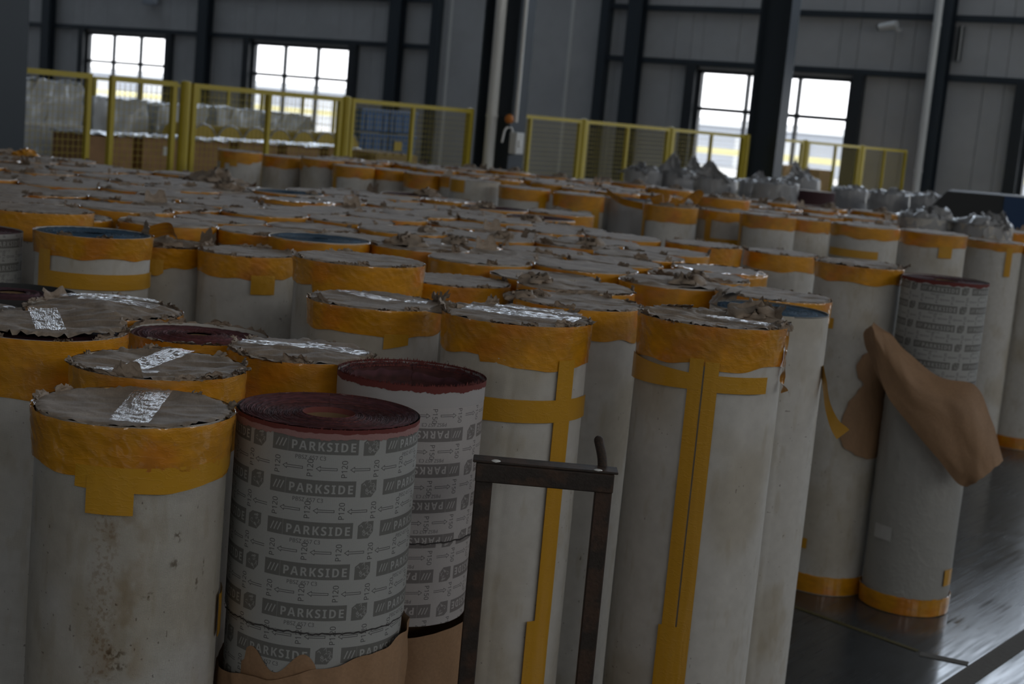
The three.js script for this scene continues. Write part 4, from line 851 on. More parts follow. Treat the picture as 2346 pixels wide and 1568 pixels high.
// ------------------------------------------------ rolls in front
const GF = 'tape-topped rolls in the front cluster', PR = 0.434, PV = 0.077;
const printBody = (h, uAt, aAt, r, o = {}) => ({ noshift: true, su: 1 / PR, sv: 1 / PV, u0: uAt - aAt * r / PR, v0: 0.7555 * PV - h + (o.down ?? 0.03), fine: true, amp: 0.003, ...o });
const clear = (g, geo) => mesh('clear_tape', geo, M.clear, g);
{ // front left, stained wrap
  const [, , r, h] = AT.F1;
  const g = makeRoll('F1', { label: 'nearest white roll with amber tape top, tape tab and rusty stains down its front', group: GF, fine: true, seed: 2.3, wrap: M.wrapF1, body: { noshift: true, su: 1 / (2 * Math.PI * r), sv: 1 / 1.344, u0: 0.5, amp: 0.008, crease: (a) => -0.0035 * smooth(0.25, 0.0, Math.abs(a - 0.35)) }, band: { H: 0.098, flare: 0.007, amp: 0.0032, wob: 0.006, tilt: -0.012, fold: 0.014 }, cap: { crumple: 0.0035, dish: 0.007, lip: 0.006, rag: 0.003 }, torn: [[-1.9, 0.06, 0.012, 0.01], [-2.3, 0.05, 0.014, 0.004], [1.7, 0.05, 0.01, 0.012], [2.4, 0.03, 0.008, 0], [1.3, 0.05, 0.006, 0.012]] });
  clear(g, capStrip(r, h, 0.015, -0.008, 1.72, 0.32, 0.068, 1));
  TAPE(g, sidePatch(r, -0.42, 0.04, h - 0.152, h - 0.085, 0.004, 2));
  TAPE(g, sidePatch(r, -0.55, 1.5, (s) => h - 0.122 + 0.03 * Math.abs(s - 0.45) + 0.012 * s, h - 0.07, 0.0028, 3, 30));
  TAPE(g, sidePatch(r, 1.28, 1.7, h - 0.41, h - 0.33, 0.003, 4));
}
{ // printed roll, grit 120
  const [, , r, h] = AT.F2, cut = h - 0.375;
  const g = makeRoll('F2', { label: 'printed grey roll with a red wound end and round core, beside the stained white roll', group: 'printed rolls with bare red ends', fine: true, kind: 'red', band: false, noBody: true, r0: 0.05, spiral: { turns: 30, color: [0.115, 0.03, 0.027], base: (t) => 0.004 * smooth(0.92, 1, t) - 0.006 * smooth(0.9, 0.5, t) + 0.004 * smooth(0.3, 0, t), amp: 0.0026 }, inset: 0.003 });
  mesh('printed_backing', bodyGeo(r, h, 5.1, printBody(h, 0.0098, -0.59, r, { y0: cut, edge: () => h })), M.print120, g);
  mesh('inner_layer', bodyGeo(r - 0.0035, cut + 0.01, 5.1, printBody(h, 0.0098, -0.95, r, { y0: 0.02, down: 0.035 })), M.print120, g);
  mesh('cut_edge', grid(200, 1, (s, t) => { const a = -Math.PI + 2 * Math.PI * s, y = cut - 0.0012 * t + 0.0018 * n3(a * 14, 1, 3) + 0.002 * n3(a * 3, 2, 3); return [(r + 0.0004) * Math.sin(a), y - t * (0.0012 + 0.0014 * Math.max(0, n3(a * 30, 5, 1))), (r + 0.0004) * Math.cos(a)]; }), M.cutLine, g);
  mesh('dusty_edge', grid(240, 4, (s, t) => { const a = -Math.PI + 2 * Math.PI * s, lo = h - 0.018 - 0.002 * n3(a * 3, 1, 9) - 0.0022 * n3(a * 60, 4, 9), y = lerp(lo, h, t); return [(r + 0.0005) * Math.sin(a), y, (r + 0.0005) * Math.cos(a), a * r, y]; }), M.pinkDust, g);
  mesh('red_rim', grid(240, 3, (s, t) => { const a = -Math.PI + 2 * Math.PI * s, lo = h - 0.007 - 0.0015 * n3(a * 4, 2, 9) - 0.001 * n3(a * 60, 4, 2), y = lerp(lo, h + 0.001, t); return [(r + 0.0009) * Math.sin(a), y, (r + 0.0009) * Math.cos(a)]; }), M.redEdge, g);
  mesh('fringe', fringeGeo(r - 0.002, h - 0.001, 44, 300, 0.005), M.redEdge, g);
  mesh('core_rim', new THREE.CylinderGeometry(0.0495, 0.0495, 0.011, 40, 1, true).translate(0, h - 0.008, 0), std([0.2, 0.055, 0.045], { roughness: 0.8, side: THREE.DoubleSide }), g);
  const fold = (a, y) => 0.011 + 0.006 * (ridge(a * 1.4 + 0.3, y * 3.4 + a * 1.2, 4) - 0.55) + 0.004 * n3(a * 3, y * 7, 2);
  mesh('paper_wrap', bodyGeo(r, h, 6.2, { fine: true, y0: 0.02, edge: (a) => h - 0.447 + 0.046 * Math.sin(a) + 0.006 * n3(a * 2, 3, 1), crease: fold }), M.kraftWarm, g);
  mesh('torn_edge', sidePatch(r - 0.0035, -0.85, 0.12, (s) => h - 0.51, (s) => h - 0.437 + 0.022 * Math.sin(s * 9.2 + 0.4) * (s > 0.05 && s < 0.95 ? 1 : 0) - 0.02 * Math.pow(Math.abs(s - 0.5) * 2, 4), 0.002, 8, 40), M.kraftWarm, g);
}
{ // printed roll, grit 150, upside down, frayed rim
  const [, , r, h] = AT.F3, cut = h - 0.335, cut2 = h - 0.52;
  const g = makeRoll('F3', { label: 'upside-down printed roll with a frayed red rim, behind the other printed roll', group: 'printed rolls with bare red ends', fine: true, kind: 'red', band: false, noBody: true, r0: 0.07, coreDrop: 0.075, inset: 0.006, spiral: { turns: 22, base: (t, a) => -0.075 * smooth(0.86, 0.45, t) + 0.004 * n3(a * 3, t * 4, 2), rough: 1.2, amp: 0.003 } });
  const flip = { noshift: true, su: -1 / PR, sv: -1 / PV, u0: 0.31, v0: -0.22 * PV - (h - 0.06), fine: true, amp: 0.003 };
  mesh('printed_backing', bodyGeo(r, h, 7.7, { ...flip, y0: cut }), M.print150, g);
  mesh('inner_layer', bodyGeo(r - 0.003, cut + 0.01, 7.7, { ...flip, y0: cut2, u0: 0.2 }), M.print150, g);
  mesh('cut_edge', grid(160, 1, (s, t) => { const a = -Math.PI + 2 * Math.PI * s, y = cut - 0.002 * t + 0.0022 * n3(a * 5, 1, 6) + 0.001 * n3(a * 22, 2, 3); return [(r + 0.0004) * Math.sin(a), y - t * 0.001, (r + 0.0004) * Math.cos(a)]; }), M.cutLine, g);
  mesh('selvedge', bodyGeo(r + 0.0005, h - 0.006, 7.7, { noshift: true, y0: h - 0.043, amp: 0.003, fine: true }), std([0.44, 0.42, 0.42], { roughness: 0.65 }), g);
  mesh('red_rim', grid(260, 4, (s, t) => { const a = -Math.PI + 2 * Math.PI * s, lo = h - 0.011 - 0.002 * n3(a * 3, 2, 5) - 0.0016 * n3(a * 50, 4, 7) - 0.001 * n3(a * 110, 4, 7), y = lerp(lo, h + 0.002, t); return [(r + 0.0012) * Math.sin(a), y, (r + 0.0012) * Math.cos(a)]; }), M.redEdge, g);
  mesh('fringe', merge([fringeGeo(r, h - 0.001, 51, 900, 0.009), fringeGeo(r - 0.012, h - 0.004, 52, 600, 0.009), fringeGeo(r - 0.025, h - 0.008, 53, 400, 0.008)]), M.redEdge, g);
  mesh('paper_wrap', bodyGeo(r, h, 9.1, { fine: true, y0: 0.02, edge: (a) => h - 0.545 + 0.02 * Math.sin(a), crease: (a, y) => 0.008 + 0.006 * (ridge(a * 1.7 + 2, y * 3 + a, 9) - 0.5) }), M.kraftWarm, g);
}
{
  const [, , r, h] = AT.F4;
  const g = makeRoll('F4', { label: 'roll with a wrinkled brown cap and wide amber tape, right behind the stained front roll', group: GF, fine: true, seed: 12.4, band: { H: 0.15, flare: 0.004, amp: 0.0036, fold: 0.012 }, cap: { crumple: 0.006, dish: 0.01, lip: 0.006, rag: 0.009 }, torn: autoTorn(31, 22, 1.2) });
  clear(g, capStrip(r, h, 0.0, -0.03, 1.94, 0.27, 0.058, 2, 0.008)); clear(g, capStrip(r, h, -0.06, 0.11, 0.12, 0.12, 0.03, 3, 0.006));
}
{
  const [, , r, h] = AT.F5, lift = (x, z, t) => 0.012 + 0.018 * smooth(-0.02, 0.15, x) * smooth(0.12, -0.06, z) - 0.006 * smooth(0.8, 1, t) * smooth(-0.05, -0.15, x);
  const g = makeRoll('F5', { label: 'roll at the picture edge whose brown cap lifts above red abrasive, amber tape below', group: GF, fine: true, seed: 14.2, step: 0.75, band: { H: 0.13, flare: 0.005, amp: 0.0034, tilt: -0.006, fold: 0.006 }, cap: { crumple: 0.006, lift, rag: 0.012 }, torn: [...autoTorn(33, 12, 1.1), [1.5, 0.07, 0.024, -0.01], [1.2, 0.06, 0.018, 0.012]] });
  mesh('red_layer', spiralGeo(r - 0.006, 0.06, h - 0.002, 3, { turns: 12 }), M.red, g);
  clear(g, capStrip(r, h, 0.0, 0.0, 1.5, 0.3, 0.062, 4, 0.009, lift));
}
{
  const [, , r, h] = AT.F6, lift = (x, z, t, a) => 0.016 * Math.cos(t * 1.5) - 0.03 * smooth(0.7, 1, t) * smooth(0.3, 1, Math.abs(a) / 3);
  const g = makeRoll('F6', { label: 'roll with a crumpled domed brown cap and broad shiny clear tape, behind the lifted cap', group: GF, fine: true, seed: 16.9, band: { H: 0.08, fold: 0.01 }, cap: { crumple: 0.007, lift, rag: 0.014, size: 1.0 }, torn: autoTorn(35, 14, 1.2) });
  clear(g, capStrip(r, h, 0.01, -0.06, 0.1, 0.25, 0.075, 5, 0.012, lift)); clear(g, capStrip(r, h, 0.03, 0.03, 0.35, 0.2, 0.06, 6, 0.012, lift));
}
{
  const g = makeRoll('F7', { label: 'open roll showing a stepped dark red winding inside a torn brown paper collar', group: 'open rolls with red windings', fine: true, seed: 18.8, kind: 'red', r0: 0.03, band: { H: 0.09, fold: 0.004 }, inset: 0.004, spiral: { turns: 22, base: (t, a) => 0.006 * smooth(0.5, 0.2, t) - 0.007 * smooth(0.45, 0.7, t) * Math.abs(Math.sin(a * 0.5 + 1)), rough: 1.3, color: [0.13, 0.034, 0.032] } }), [, , r, h] = AT.F7;
  mesh('paper_collar', grid(180, 5, (s, t) => { const a = -Math.PI + 2 * Math.PI * s, top = h - 0.006 + smooth(0.3, -0.5, Math.cos(a)) * (0.012 + 0.008 * n3(Math.cos(a) * 4, Math.sin(a) * 4, 3)) + 0.003 * n3(a * 9, 2, 1), y = lerp(h - 0.06, top, t), R = r + 0.003 - 0.004 * t + 0.003 * n3(a * 9, t * 2, 4); return [R * Math.sin(a), y, R * Math.cos(a), a * r, y]; }), M.kraft, g);
  torn(g, r, h, 9, [[-0.2, 0.06, 0.006, 0.014], [0.15, 0.05, 0.008, 0.015], [-0.6, 0.05, 0.006, 0.012], [-1.9, 0.06, 0.02, -0.02], [2.8, 0.06, 0.014, 0], [-2.8, 0.05, 0.014, 0]]);
}
{
  const [, , r, h] = AT.F8;
  const g = makeRoll('F8', { label: 'roll with a shiny taped brown cap and ragged tear, behind the two printed rolls', group: GF, fine: true, seed: 21.1, band: { H: 0.13, amp: 0.003, fold: 0.012 }, cap: { crumple: 0.006, dish: -0.006, rag: 0.01 }, torn: [[-0.9, 0.08, 0.006, 0.016], [-0.5, 0.09, 0.004, 0.018], [-1.2, 0.06, 0.01, 0.01], ...autoTorn(38, 12)] });
  clear(g, capStrip(r, h, -0.045, -0.01, 0.08, 0.19, 0.055, 7, 0.012)); clear(g, capStrip(r, h, 0.075, 0.0, 0.55, 0.18, 0.06, 8, 0.012));
}
makeRoll('F9', { label: 'open dark red winding at the picture edge, behind the domed crumpled cap', group: 'open rolls with red windings', kind: 'red', band: false, wrap: M.machine, wrapName: 'backing', seed: 23.3, r0: 0.04, spiral: { turns: 16, rough: 2, base: (t) => -0.02 * smooth(0.3, 0.6, t), color: [0.075, 0.02, 0.022] } });
{
  const [, , r, h] = AT.F9b;
  const g = makeRoll('F9b', { label: 'mostly hidden roll at the picture edge with a glinting taped cap corner', group: GF, seed: 24.5, cap: { crumple: 0.012 }, tornBig: 1.6 });
  clear(g, capStrip(r, h, 0.08, 0.0, 0.2, 0.15, 0.06, 9, 0.012));
}
{
  const [, , r, h] = AT.F10;
  const g = makeRoll('F10', { label: 'roll with a grey-brown cap, two silvery tape patches and a short tape tab', group: GF, fine: true, seed: 26.1, band: { H: 0.068, amp: 0.0032, flare: 0.005, fold: 0.016 }, cap: { crumple: 0.004 }, torn: [[1.7, 0.05, 0.035, 0.02], [1.85, 0.05, 0.03, 0.0], ...autoTorn(41, 10)] });
  clear(g, capStrip(r, h, -0.02, -0.04, 0.85, 0.2, 0.055, 10, 0.008)); clear(g, capStrip(r, h, 0.105, 0.01, 0.1, 0.06, 0.055, 11, 0.008));
  TAPE(g, sidePatch(r, 0.15, 0.52, (s) => h - 0.1 + 0.012 * s, h - 0.06, 0.004, 5));
}
{
  const [, , r, h] = AT.F11;
  const g = makeRoll('F11', { label: 'tall white roll with a tape hoop and long vertical strip, behind the trolley frame', group: GF, fine: true, seed: 28.4, step: -0.05, body: { amp: 0.008 }, band: { H: 0.1, amp: 0.0032, flare: 0.003, fold: 0.006, steps: [[-3.15, -0.45, 0.016]] }, cap: { crumple: 0.006, rag: 0.009 }, torn: [[-1.45, 0.05, 0.03, 0.015], [1.35, 0.05, 0.006, 0.012], ...autoTorn(44, 12)] });
  clear(g, capStrip(r, h, 0.01, 0.03, 0.22, 0.28, 0.1, 12, 0.01)); clear(g, capStrip(r, h, 0.05, -0.06, 0.2, 0.22, 0.05, 13, 0.01));
  lump(g, -0.17, h - 0.01, -0.02, 0.075, 3.1);
  TAPE(g, sidePatch(r, 0.62, 0.9, 0.1, h - 0.08, 0.0035, 6, 16)); TAPE(g, sidePatch(r, -1.4, 1.35, (s) => h - 0.235 + 0.008 * s, (s) => h - 0.178 + 0.004 * s, 0.0045, 7, 40)); TAPE(g, sidePatch(r, 0.5, 0.86, 0.1, h - 0.72, 0.0042, 8, 16));
}
const f12 = makeRoll('F12', { label: 'tan-capped roll close behind the tall roll with the tape hoop', group: GF, fine: true, seed: 30.3, band: { H: 0.085 }, cap: { crumple: 0.004 }, torn: autoTorn(47, 12, 1.1) });
lump(f12, -0.16, AT.F12[3] - 0.008, 0.01, 0.09, 5.4); lump(f12, -0.11, AT.F12[3] - 0.002, -0.06, 0.06, 6.2);
{
  const [, , r, h] = AT.F13;
  const g = makeRoll('F13', { label: 'large white roll with torn grey cap and a double vertical tape strip', group: GF, fine: true, seed: 33.7, body: { amp: 0.009, crease: (a, y) => -0.004 * smooth(0.3, 0, Math.abs(a - 0.75)) * smooth(0.3, 1, y) }, band: { H: 0.1, amp: 0.0042, flare: 0.004, fold: 0.008, wob: 0.01 }, cap: { crumple: 0.01, rag: 0.012, dish: 0.01 }, torn: autoTorn(50, 8, 1.1) });
  clear(g, capStrip(r, h, 0.06, 0.08, 0.3, 0.16, 0.05, 14, 0.011));
  lump(g, 0.1, h - 0.002, -0.13, 0.13, 7.7); lump(g, 0.165, h - 0.006, 0.03, 0.06, 8.3);
  torn(g, r, h, 21, [[2.45, 0.07, 0.045, 0.0], [2.2, 0.08, 0.035, 0.015], [-2.5, 0.12, 0.012, -0.03]]);
  TAPE(g, sidePatch(r, -0.24, -0.06, 0.1, h - 0.08, 0.0035, 9, 16)); TAPE(g, sidePatch(r, -0.04, 0.14, 0.1, h - 0.085, 0.005, 10, 16));
  TAPE(g, sidePatch(r, -1.45, -0.1, (s) => h - 0.165 + 0.01 * s, (s) => h - 0.1 - 0.018 * s, 0.0048, 11, 26)); TAPE(g, sidePatch(r, 0.0, 0.86, (s) => h - 0.158, (s) => h - 0.117, 0.0046, 12, 20)); TAPE(g, sidePatch(r, -0.28, 0.12, 0.1, h - 0.75, 0.0052, 13, 16));
  mesh('loose_tape', ribbon([[r * 0.98, h - 0.02, 0.05], [r * 1.0, h - 0.09, 0.06], [r * 0.985, h - 0.13, 0.07], [r * 1.03, h - 0.155, 0.08]], (s) => 0.012 + 0.01 * Math.abs(Math.sin(s * 5)), (s) => s * 5, 1), M.tape, g);
}
{
  const [, , r, h] = AT.F14;
  const g = makeRoll('F14', { label: 'bare white roll with a blue wound end, beside the double-striped roll', group: 'rolls with blue ends', fine: true, seed: 36.2, kind: 'blue', inset: 0.005, band: false, step: 0.4, body: { amp: 0.007 } });
  mesh('rim', new THREE.TorusGeometry(r - 0.004, 0.0022, 8, 96).rotateX(Math.PI / 2).translate(0, h - 0.002, 0), M.grey, g);
  mesh('loose_tape', ribbon([[r * 0.96, h - 0.155, 0.03], [r * 1.03, h - 0.2, 0.05], [r * 1.13, h - 0.265, 0.07], [r * 1.28, h - 0.315, 0.08], [r * 1.42, h - 0.34, 0.085]], (s) => 0.046 - 0.022 * Math.sin(s * 3.1) ** 2, (s) => 1.2 + 0.5 * s, 2), M.tapeFlat, g);
  torn(g, r, h, 12, [[-2.2, 0.12, 0.03, -0.05], [-1.8, 0.1, 0.035, -0.04], [-1.3, 0.1, 0.03, -0.03]]);
}
makeRoll('F15', { label: 'tan-capped roll standing right behind the blue-ended white roll', group: GF, fine: true, seed: 38.8, band: { H: 0.07, fold: 0.012 }, cap: { crumple: 0.004 }, torn: autoTorn(56, 10) });
// ------------------------------------------------ rolls by the aisle at the right
{
  const [, , r, h] = AT.R1;
  const g = makeRoll('R1', { label: 'aisle roll with orange tape at top and foot, left of the printed aisle roll', group: 'rolls along the aisle', fine: true, seed: 41.2, bottom: 0.085, band: { H: 0.07, fold: 0.014, flare: 0.006 }, cap: { crumple: 0.007, rag: 0.012 }, torn: [[1.5, 0.05, 0.02, 0.03], ...autoTorn(60, 10, 1.3)] });
  TAPE(g, sidePatch(r, -1.0, -0.42, h - 0.27, h - 0.225, 0.0035, 14)); TAPE(g, sidePatch(r, -0.9, -0.42, 0.19, 0.235, 0.0035, 15));
  const edge = [[0, 0.75], [0.04, 0.4], [0.1, 0.12], [0.2, 0.0], [0.32, 0.04], [0.45, 0.12], [0.56, 0.3], [0.62, 0.42], [0.68, 0.26], [0.76, 0.2], [0.85, 0.3], [0.9, 0.5], [0.95, 0.36], [1, 0.5]];
  const along = (t) => { let i = 0; while (i < edge.length - 2 && edge[i + 1][0] < t) i++; return lerp(edge[i][1], edge[i + 1][1], smooth(edge[i][0], edge[i + 1][0], t)); };
  mesh('torn_wrap', sidePatch(r, along, (t) => 1.45 - 0.4 * Math.pow(1 - Math.min(1, t / 0.1), 2), h - 0.81, h - 0.29, 0.006, 17, 60), M.kraftWarm, g);
}
{
  const [, , r, h] = AT.R2, mid = h - 0.42;
  const g = makeRoll('R2', { label: 'printed grey aisle roll with red end, its brown paper wrap peeling off', group: 'rolls along the aisle', fine: true, kind: 'red', band: false, noBody: true, seed: 43.1 });
  mesh('printed_backing', bodyGeo(r - 0.003, h, 8.4, printBody(h, 0.0098, -0.55, r, { y0: mid - 0.3 })), M.print120, g);
  mesh('red_rim', grid(140, 2, (s, t) => { const a = -Math.PI + 2 * Math.PI * s, y = lerp(h - 0.012 - 0.004 * n3(a * 4, 2, 9), h + 0.002, t); return [(r - 0.002) * Math.sin(a), y, (r - 0.002) * Math.cos(a)]; }), M.redEdge, g);
  mesh('grey_wrap', bodyGeo(r, h, 8.9, { fine: true, edge: (a) => h - 0.62 + 0.0 + 0.22 * smooth(0.4, -1.4, a) + 0.1 * smooth(0.9, 2, Math.abs(a)), crease: (a, y) => 0.004 + 0.01 * (ridge(a * 1.2 + y * 2, y * 5 - a * 2, 3) - 0.6) * smooth(0.35, 0.75, y) }), M.grey, g);
  mesh('bottom_band', bandGeo(r + 0.008, 0.08, 48, { H: 0.077, wob: 0.001, fold: 0.001, amp: 0.0012 }), M.tape, g);
  TAPE(g, sidePatch(r, 0.95, 1.3, 0.13, 0.2, 0.009, 18)); mesh('sticker', sidePatch(r, -0.95, -0.45, 0.3, 0.36, 0.009, 19), M.sticker, g);
  // the paper peels from the left of the roll and folds forward across it
  const L = [[-0.262, 1.19, 0.205], [-0.27, 1.155, 0.21], [-0.23, 1.055, 0.225], [-0.17, 0.925, 0.24], [-0.014, 0.77, 0.265], [0.142, 0.615, 0.255], [0.188, 0.592, 0.24]];
  const Rr = [[-0.258, 1.205, 0.2], [-0.19, 1.168, 0.2], [-0.107, 1.1, 0.205], [0.022, 1.027, 0.215], [0.17, 0.998, 0.21], [0.25, 0.87, 0.2], [0.315, 0.712, 0.19]];
  const cl = new THREE.CatmullRomCurve3(L.map((p) => new THREE.Vector3(...p))), cr = new THREE.CatmullRomCurve3(Rr.map((p) => new THREE.Vector3(...p)));
  mesh('peeled_paper', sheet(50, 26, 0.0012, (s, t) => { const a = cl.getPoint(s), b = cr.getPoint(s), bul = Math.sin(t * Math.PI); return [lerp(a.x, b.x, t), lerp(a.y, b.y, t) + 0.006 * n3(s * 5, t * 4, 2), lerp(a.z, b.z, t) + 0.035 * bul + 0.016 * Math.abs(((s * 2.3 + t * 1.2 + 0.35) % 1) * 2 - 1) * bul + 0.014 * Math.abs(((s * 1.1 - t * 1.4 + 2.2) % 1) * 2 - 1) * bul + 0.0015 * n3(s * 7, t * 7, 6), s * 0.8, t * 0.3]; }), M.kraftWarm, g);
  mesh('paper_fold', sheet(20, 10, 0.0012, (s, t) => { const a = cl.getPoint(s * 0.5); return [a.x - 0.028 * Math.sin(s * 3.1) * t + 0.012 * (1 - t), a.y + 0.004 * n3(s * 8, t * 3, 2), a.z - 0.05 * t, s, t]; }), M.kraftWarm, g);
}
makeRoll('R3', { label: 'aisle roll with dark glossy cap edge, next to the one banded top and foot', group: 'rolls along the aisle', seed: 45.4, band: { H: 0.075 }, fine: true, step: 0.5 });
makeRoll('R4', { label: 'amber-banded roll at the end of the aisle row, farthest from the printed aisle roll', group: 'rolls along the aisle', seed: 47.9, band: { H: 0.085 }, fine: true });
// ------------------------------------------------ second line in the middle
const GM = 'rolls in the second line with their sides showing';
{
  const [, , r, h] = AT.G1; const g = makeRoll('G1', { label: 'white roll with grey cap and square tape tab, next to the drooping-tape roll', group: GM, fine: true, seed: 50.5, band: { H: 0.075 } }); TAPE(g, sidePatch(r, 0.1, 0.6, h - 0.125, h - 0.06, 0.005, 20));
}
{
  const [, , r, h] = AT.G2; const g = makeRoll('G2', { label: 'wide roll with smooth grey cap and deep amber tape, behind the two silvery patches', group: GM, fine: true, seed: 52.8, band: { H: 0.105, amp: 0.0034, flare: 0.005, steps: [[-3.2, -0.75, 0.028]] }, cap: { crumple: 0.003 } });
}
{
  const [, , r, h] = AT.G3; const g = makeRoll('G3', { label: 'dirty white roll with drooping torn amber tape and a rounded tab', group: GM, fine: true, seed: 55.3, band: { H: 0.06, wob: 0.02, flare: 0.012, fold: 0.004, amp: 0.005 }, cap: { crumple: 0.014, rag: 0.025, dish: 0.02 }, torn: autoTorn(66, 18, 2.2), body: { amp: 0.01 } });
  TAPE(g, sidePatch(r, -0.3, 0.0, (s) => h - 0.085 - 0.012 * Math.sin(s * 3.1), h - 0.04, 0.008, 21));
  mesh('loose_tape', ribbon([[-r * 0.9, h + 0.005, -0.02], [-r * 0.4, h + 0.03, 0.02], [r * 0.1, h + 0.055, 0.05], [r * 0.25, h + 0.02, 0.1]], (s) => 0.05, (s) => 1.1, 3), M.tape, g);
}
{
  const [, , r, h] = AT.G4; const g = makeRoll('G4', { label: 'blue-ended roll with amber tape round its top and a second tape hoop below', group: 'rolls with blue ends', fine: true, seed: 57.7, kind: 'blue', inset: 0.003, band: { H: 0.07, fold: 0.004, flare: 0.006, wob: 0.006 } });
  TAPE(g, sidePatch(r, -0.85, 1.4, h - 0.165, h - 0.115, 0.004, 22, 30)); TAPE(g, sidePatch(r, -1.05, -0.75, 0.7, h - 0.05, 0.0045, 23)); torn(g, r, h, 14, [[2.0, 0.05, 0.04, 0.0], [0.2, 0.06, 0.01, 0.01], [-0.5, 0.06, 0.01, 0.005]]);
}
{
  const [, , r, h] = AT.G5; const g = makeRoll('G5', { label: 'printed roll with a dark red end at the picture edge, before the large tan cap', group: 'printed rolls with bare red ends', kind: 'red', band: false, noBody: true, seed: 59.9 });
  mesh('printed_backing', bodyGeo(r, h, 3.3, printBody(h, 0.01, 0.3, r)), M.print120, g);
}
{
  const [, , r, h] = AT.G6; const g = makeRoll('G6', { label: 'large tan-capped roll at the picture edge with a white strap scrap on top', group: GM, fine: true, seed: 62.3, band: { H: 0.1 }, cap: { crumple: 0.003 } });
  mesh('strap_scrap', ribbon([[-0.22, h + 0.075, -0.02], [-0.17, h + 0.05, 0.02], [-0.12, h + 0.015, 0.07]], 0.018, () => 0.9, 4), M.label, g);
}
// ------------------------------------------------ the packed field: rolls that can be told apart
const GP = 'tan-capped rolls packed in the middle field';
const near = {
  m43: ['roll with one glint of clear tape on its grey cap, beside the silvery patches', { band: { H: 0.08 }, fine: true }],
  m41: ['long-looking brown-edged cap between the glinting cap and the tall hooped roll', { band: { H: 0.05 }, cap: { crumple: 0.008, lip: 0.02 }, tornBig: 1.4 }],
  m42: ['pale cap with dark torn shadow behind the large double-striped roll', { cap: { crumple: 0.01 }, tornBig: 1.7 }],
  m45: ['cap with a small brown bump and peeling kraft edge, behind the blue-ended white roll', { cap: { crumple: 0.006, rag: 0.012 }, tornBig: 1.6 }],
  m39: ['grey cap patched with a pale tape square, behind the glinting cap', { band: { H: 0.07 } }],
  m40: ['smooth grey cap with a pleated brown rim, middle of the field', { band: { H: 0.06 }, cap: { crumple: 0.002 } }],
  m38: ['cap with torn rusty paper flap behind the pleated-rim cap', { cap: { crumple: 0.011, rag: 0.015 }, tornBig: 2 }],
  m38b: ['smooth pale cap just before the amber-banded aisle-end roll', { cap: { crumple: 0.004 } }],
  m44: ['roll with holes torn in its amber tape, behind the patched grey cap', { band: { H: 0.075, fold: 0.05, amp: 0.004, over: true }, tornBig: 2 }],
  m24: ['blue-ended roll in the field behind the wide roll with the smooth cap', { kind: 'blue', inset: 0.003, band: { H: 0.05, fold: 0.004 } }],
  m24b: ['cap with a wide kraft flap beside the blue-ended field roll', { cap: { crumple: 0.009, lip: 0.015 }, tornBig: 1.8 }],
  m36: ['roll showing a broad amber side, before the aisle-end banded rolls', { band: { H: 0.11 } }],
  m35: ['tan cap with bright glinting tape rim, behind the torn flap', { band: { H: 0.06, amp: 0.005 } }],
  m37: ['tan cap with an upright brown scrap on it', { tornBig: 2.2 }],
  m23: ['small cap tight behind the blue-ended field roll', {}],
  m22: ['tan cap beside a dark folded gap, mid field', {}],
  m21: ['tan cap with thin dark rim line, mid field', {}],
  m19: ['tan cap with glossy amber edge pleats, behind the second-line roll with the square tab', { band: { H: 0.06, amp: 0.005 } }],
  m8: ['broad tan cap behind the drooping-tape roll', { band: { H: 0.05 } }],
  m7: ['dark-rimmed tan cap behind the blue-ended hooped roll', {}],
  m7b: ['tan cap with thick amber side just behind the drooping-tape roll', { band: { H: 0.09 } }],
  m9: ['tan cap one row behind the dark-rimmed cap', {}],
  m4: ['tan cap with a pale frayed corner, left part of the field', {}],
  m3: ['amber-sided roll at the left picture edge, behind the cap with the strap scrap', { band: { H: 0.09 } }],
  m1: ['tall amber-sided roll at the left picture edge, nearest the dark column', { band: { H: 0.12, flare: 0.01 }, tornBig: 2 }],
  m2: ['flat tan cap in front of the tall amber-sided roll', {}],
  m13: ['low dull cap beside the tall amber-sided roll', {}],
  m11: ['tan cap with a glossy amber edge before the round gate post', { band: { H: 0.06 } }],
  m10: ['tan cap with amber edge before the crumpled paper heap', {}],
  m10b: ['brown crumpled cap in front of the fence panel with the boxes', { cap: { crumple: 0.012 }, tornBig: 1.8 }],
  m14: ['dull grey cap below the carton stack nearest the gate', {}],
  m14b: ['dull grey cap under the short fence panel', {}],
  m15: ['crumpled amber-topped roll by the foot of the dark column', { band: { H: 0.08, fold: 0.09, amp: 0.012, over: true }, tornBig: 2.4 }],
  m12: ['roll heaped with crumpled brown paper before the first row-end roll', { cap: { crumple: 0.03, rag: 0.03, size: 1.1 }, tornBig: 3 }],
  m16: ['blue-ended roll far back in the field, before the row with visible sides', { kind: 'blue', inset: 0.003, band: { H: 0.05, fold: 0.004 } }],
  m17: ['cap with white glints beside the far blue-ended roll', { wrap: M.film }],
  m18: ['tan cap with bright tape glints behind the thin-rimmed cap', { band: { H: 0.05, amp: 0.006 } }],
  m18b: ['tan cap between the far blue-ended roll and the heap of brown paper', {}],
  m26: ['roll with a rusty red sheet on top, back edge of the field', { kind: 'red', band: { H: 0.04, fold: 0.02 } }],
  m27: ['tan cap with broad amber edge before the rusty red sheet', { band: { H: 0.06 } }],
  m28: ['wide tan cap in the middle of the field with an amber front', {}],
  m29: ['roll with a dull red end before the white untaped roll', { kind: 'red', band: { H: 0.05, fold: 0.02 } }],
  m30: ['tan cap with brown scraps at the back of the field', { tornBig: 1.8 }],
  m34: ['roll with a red rim and white film end at the back of the field', { kind: 'red', band: { H: 0.05, fold: 0.03 } }],
  m32: ['pale tan cap before the red-rimmed roll', {}],
};
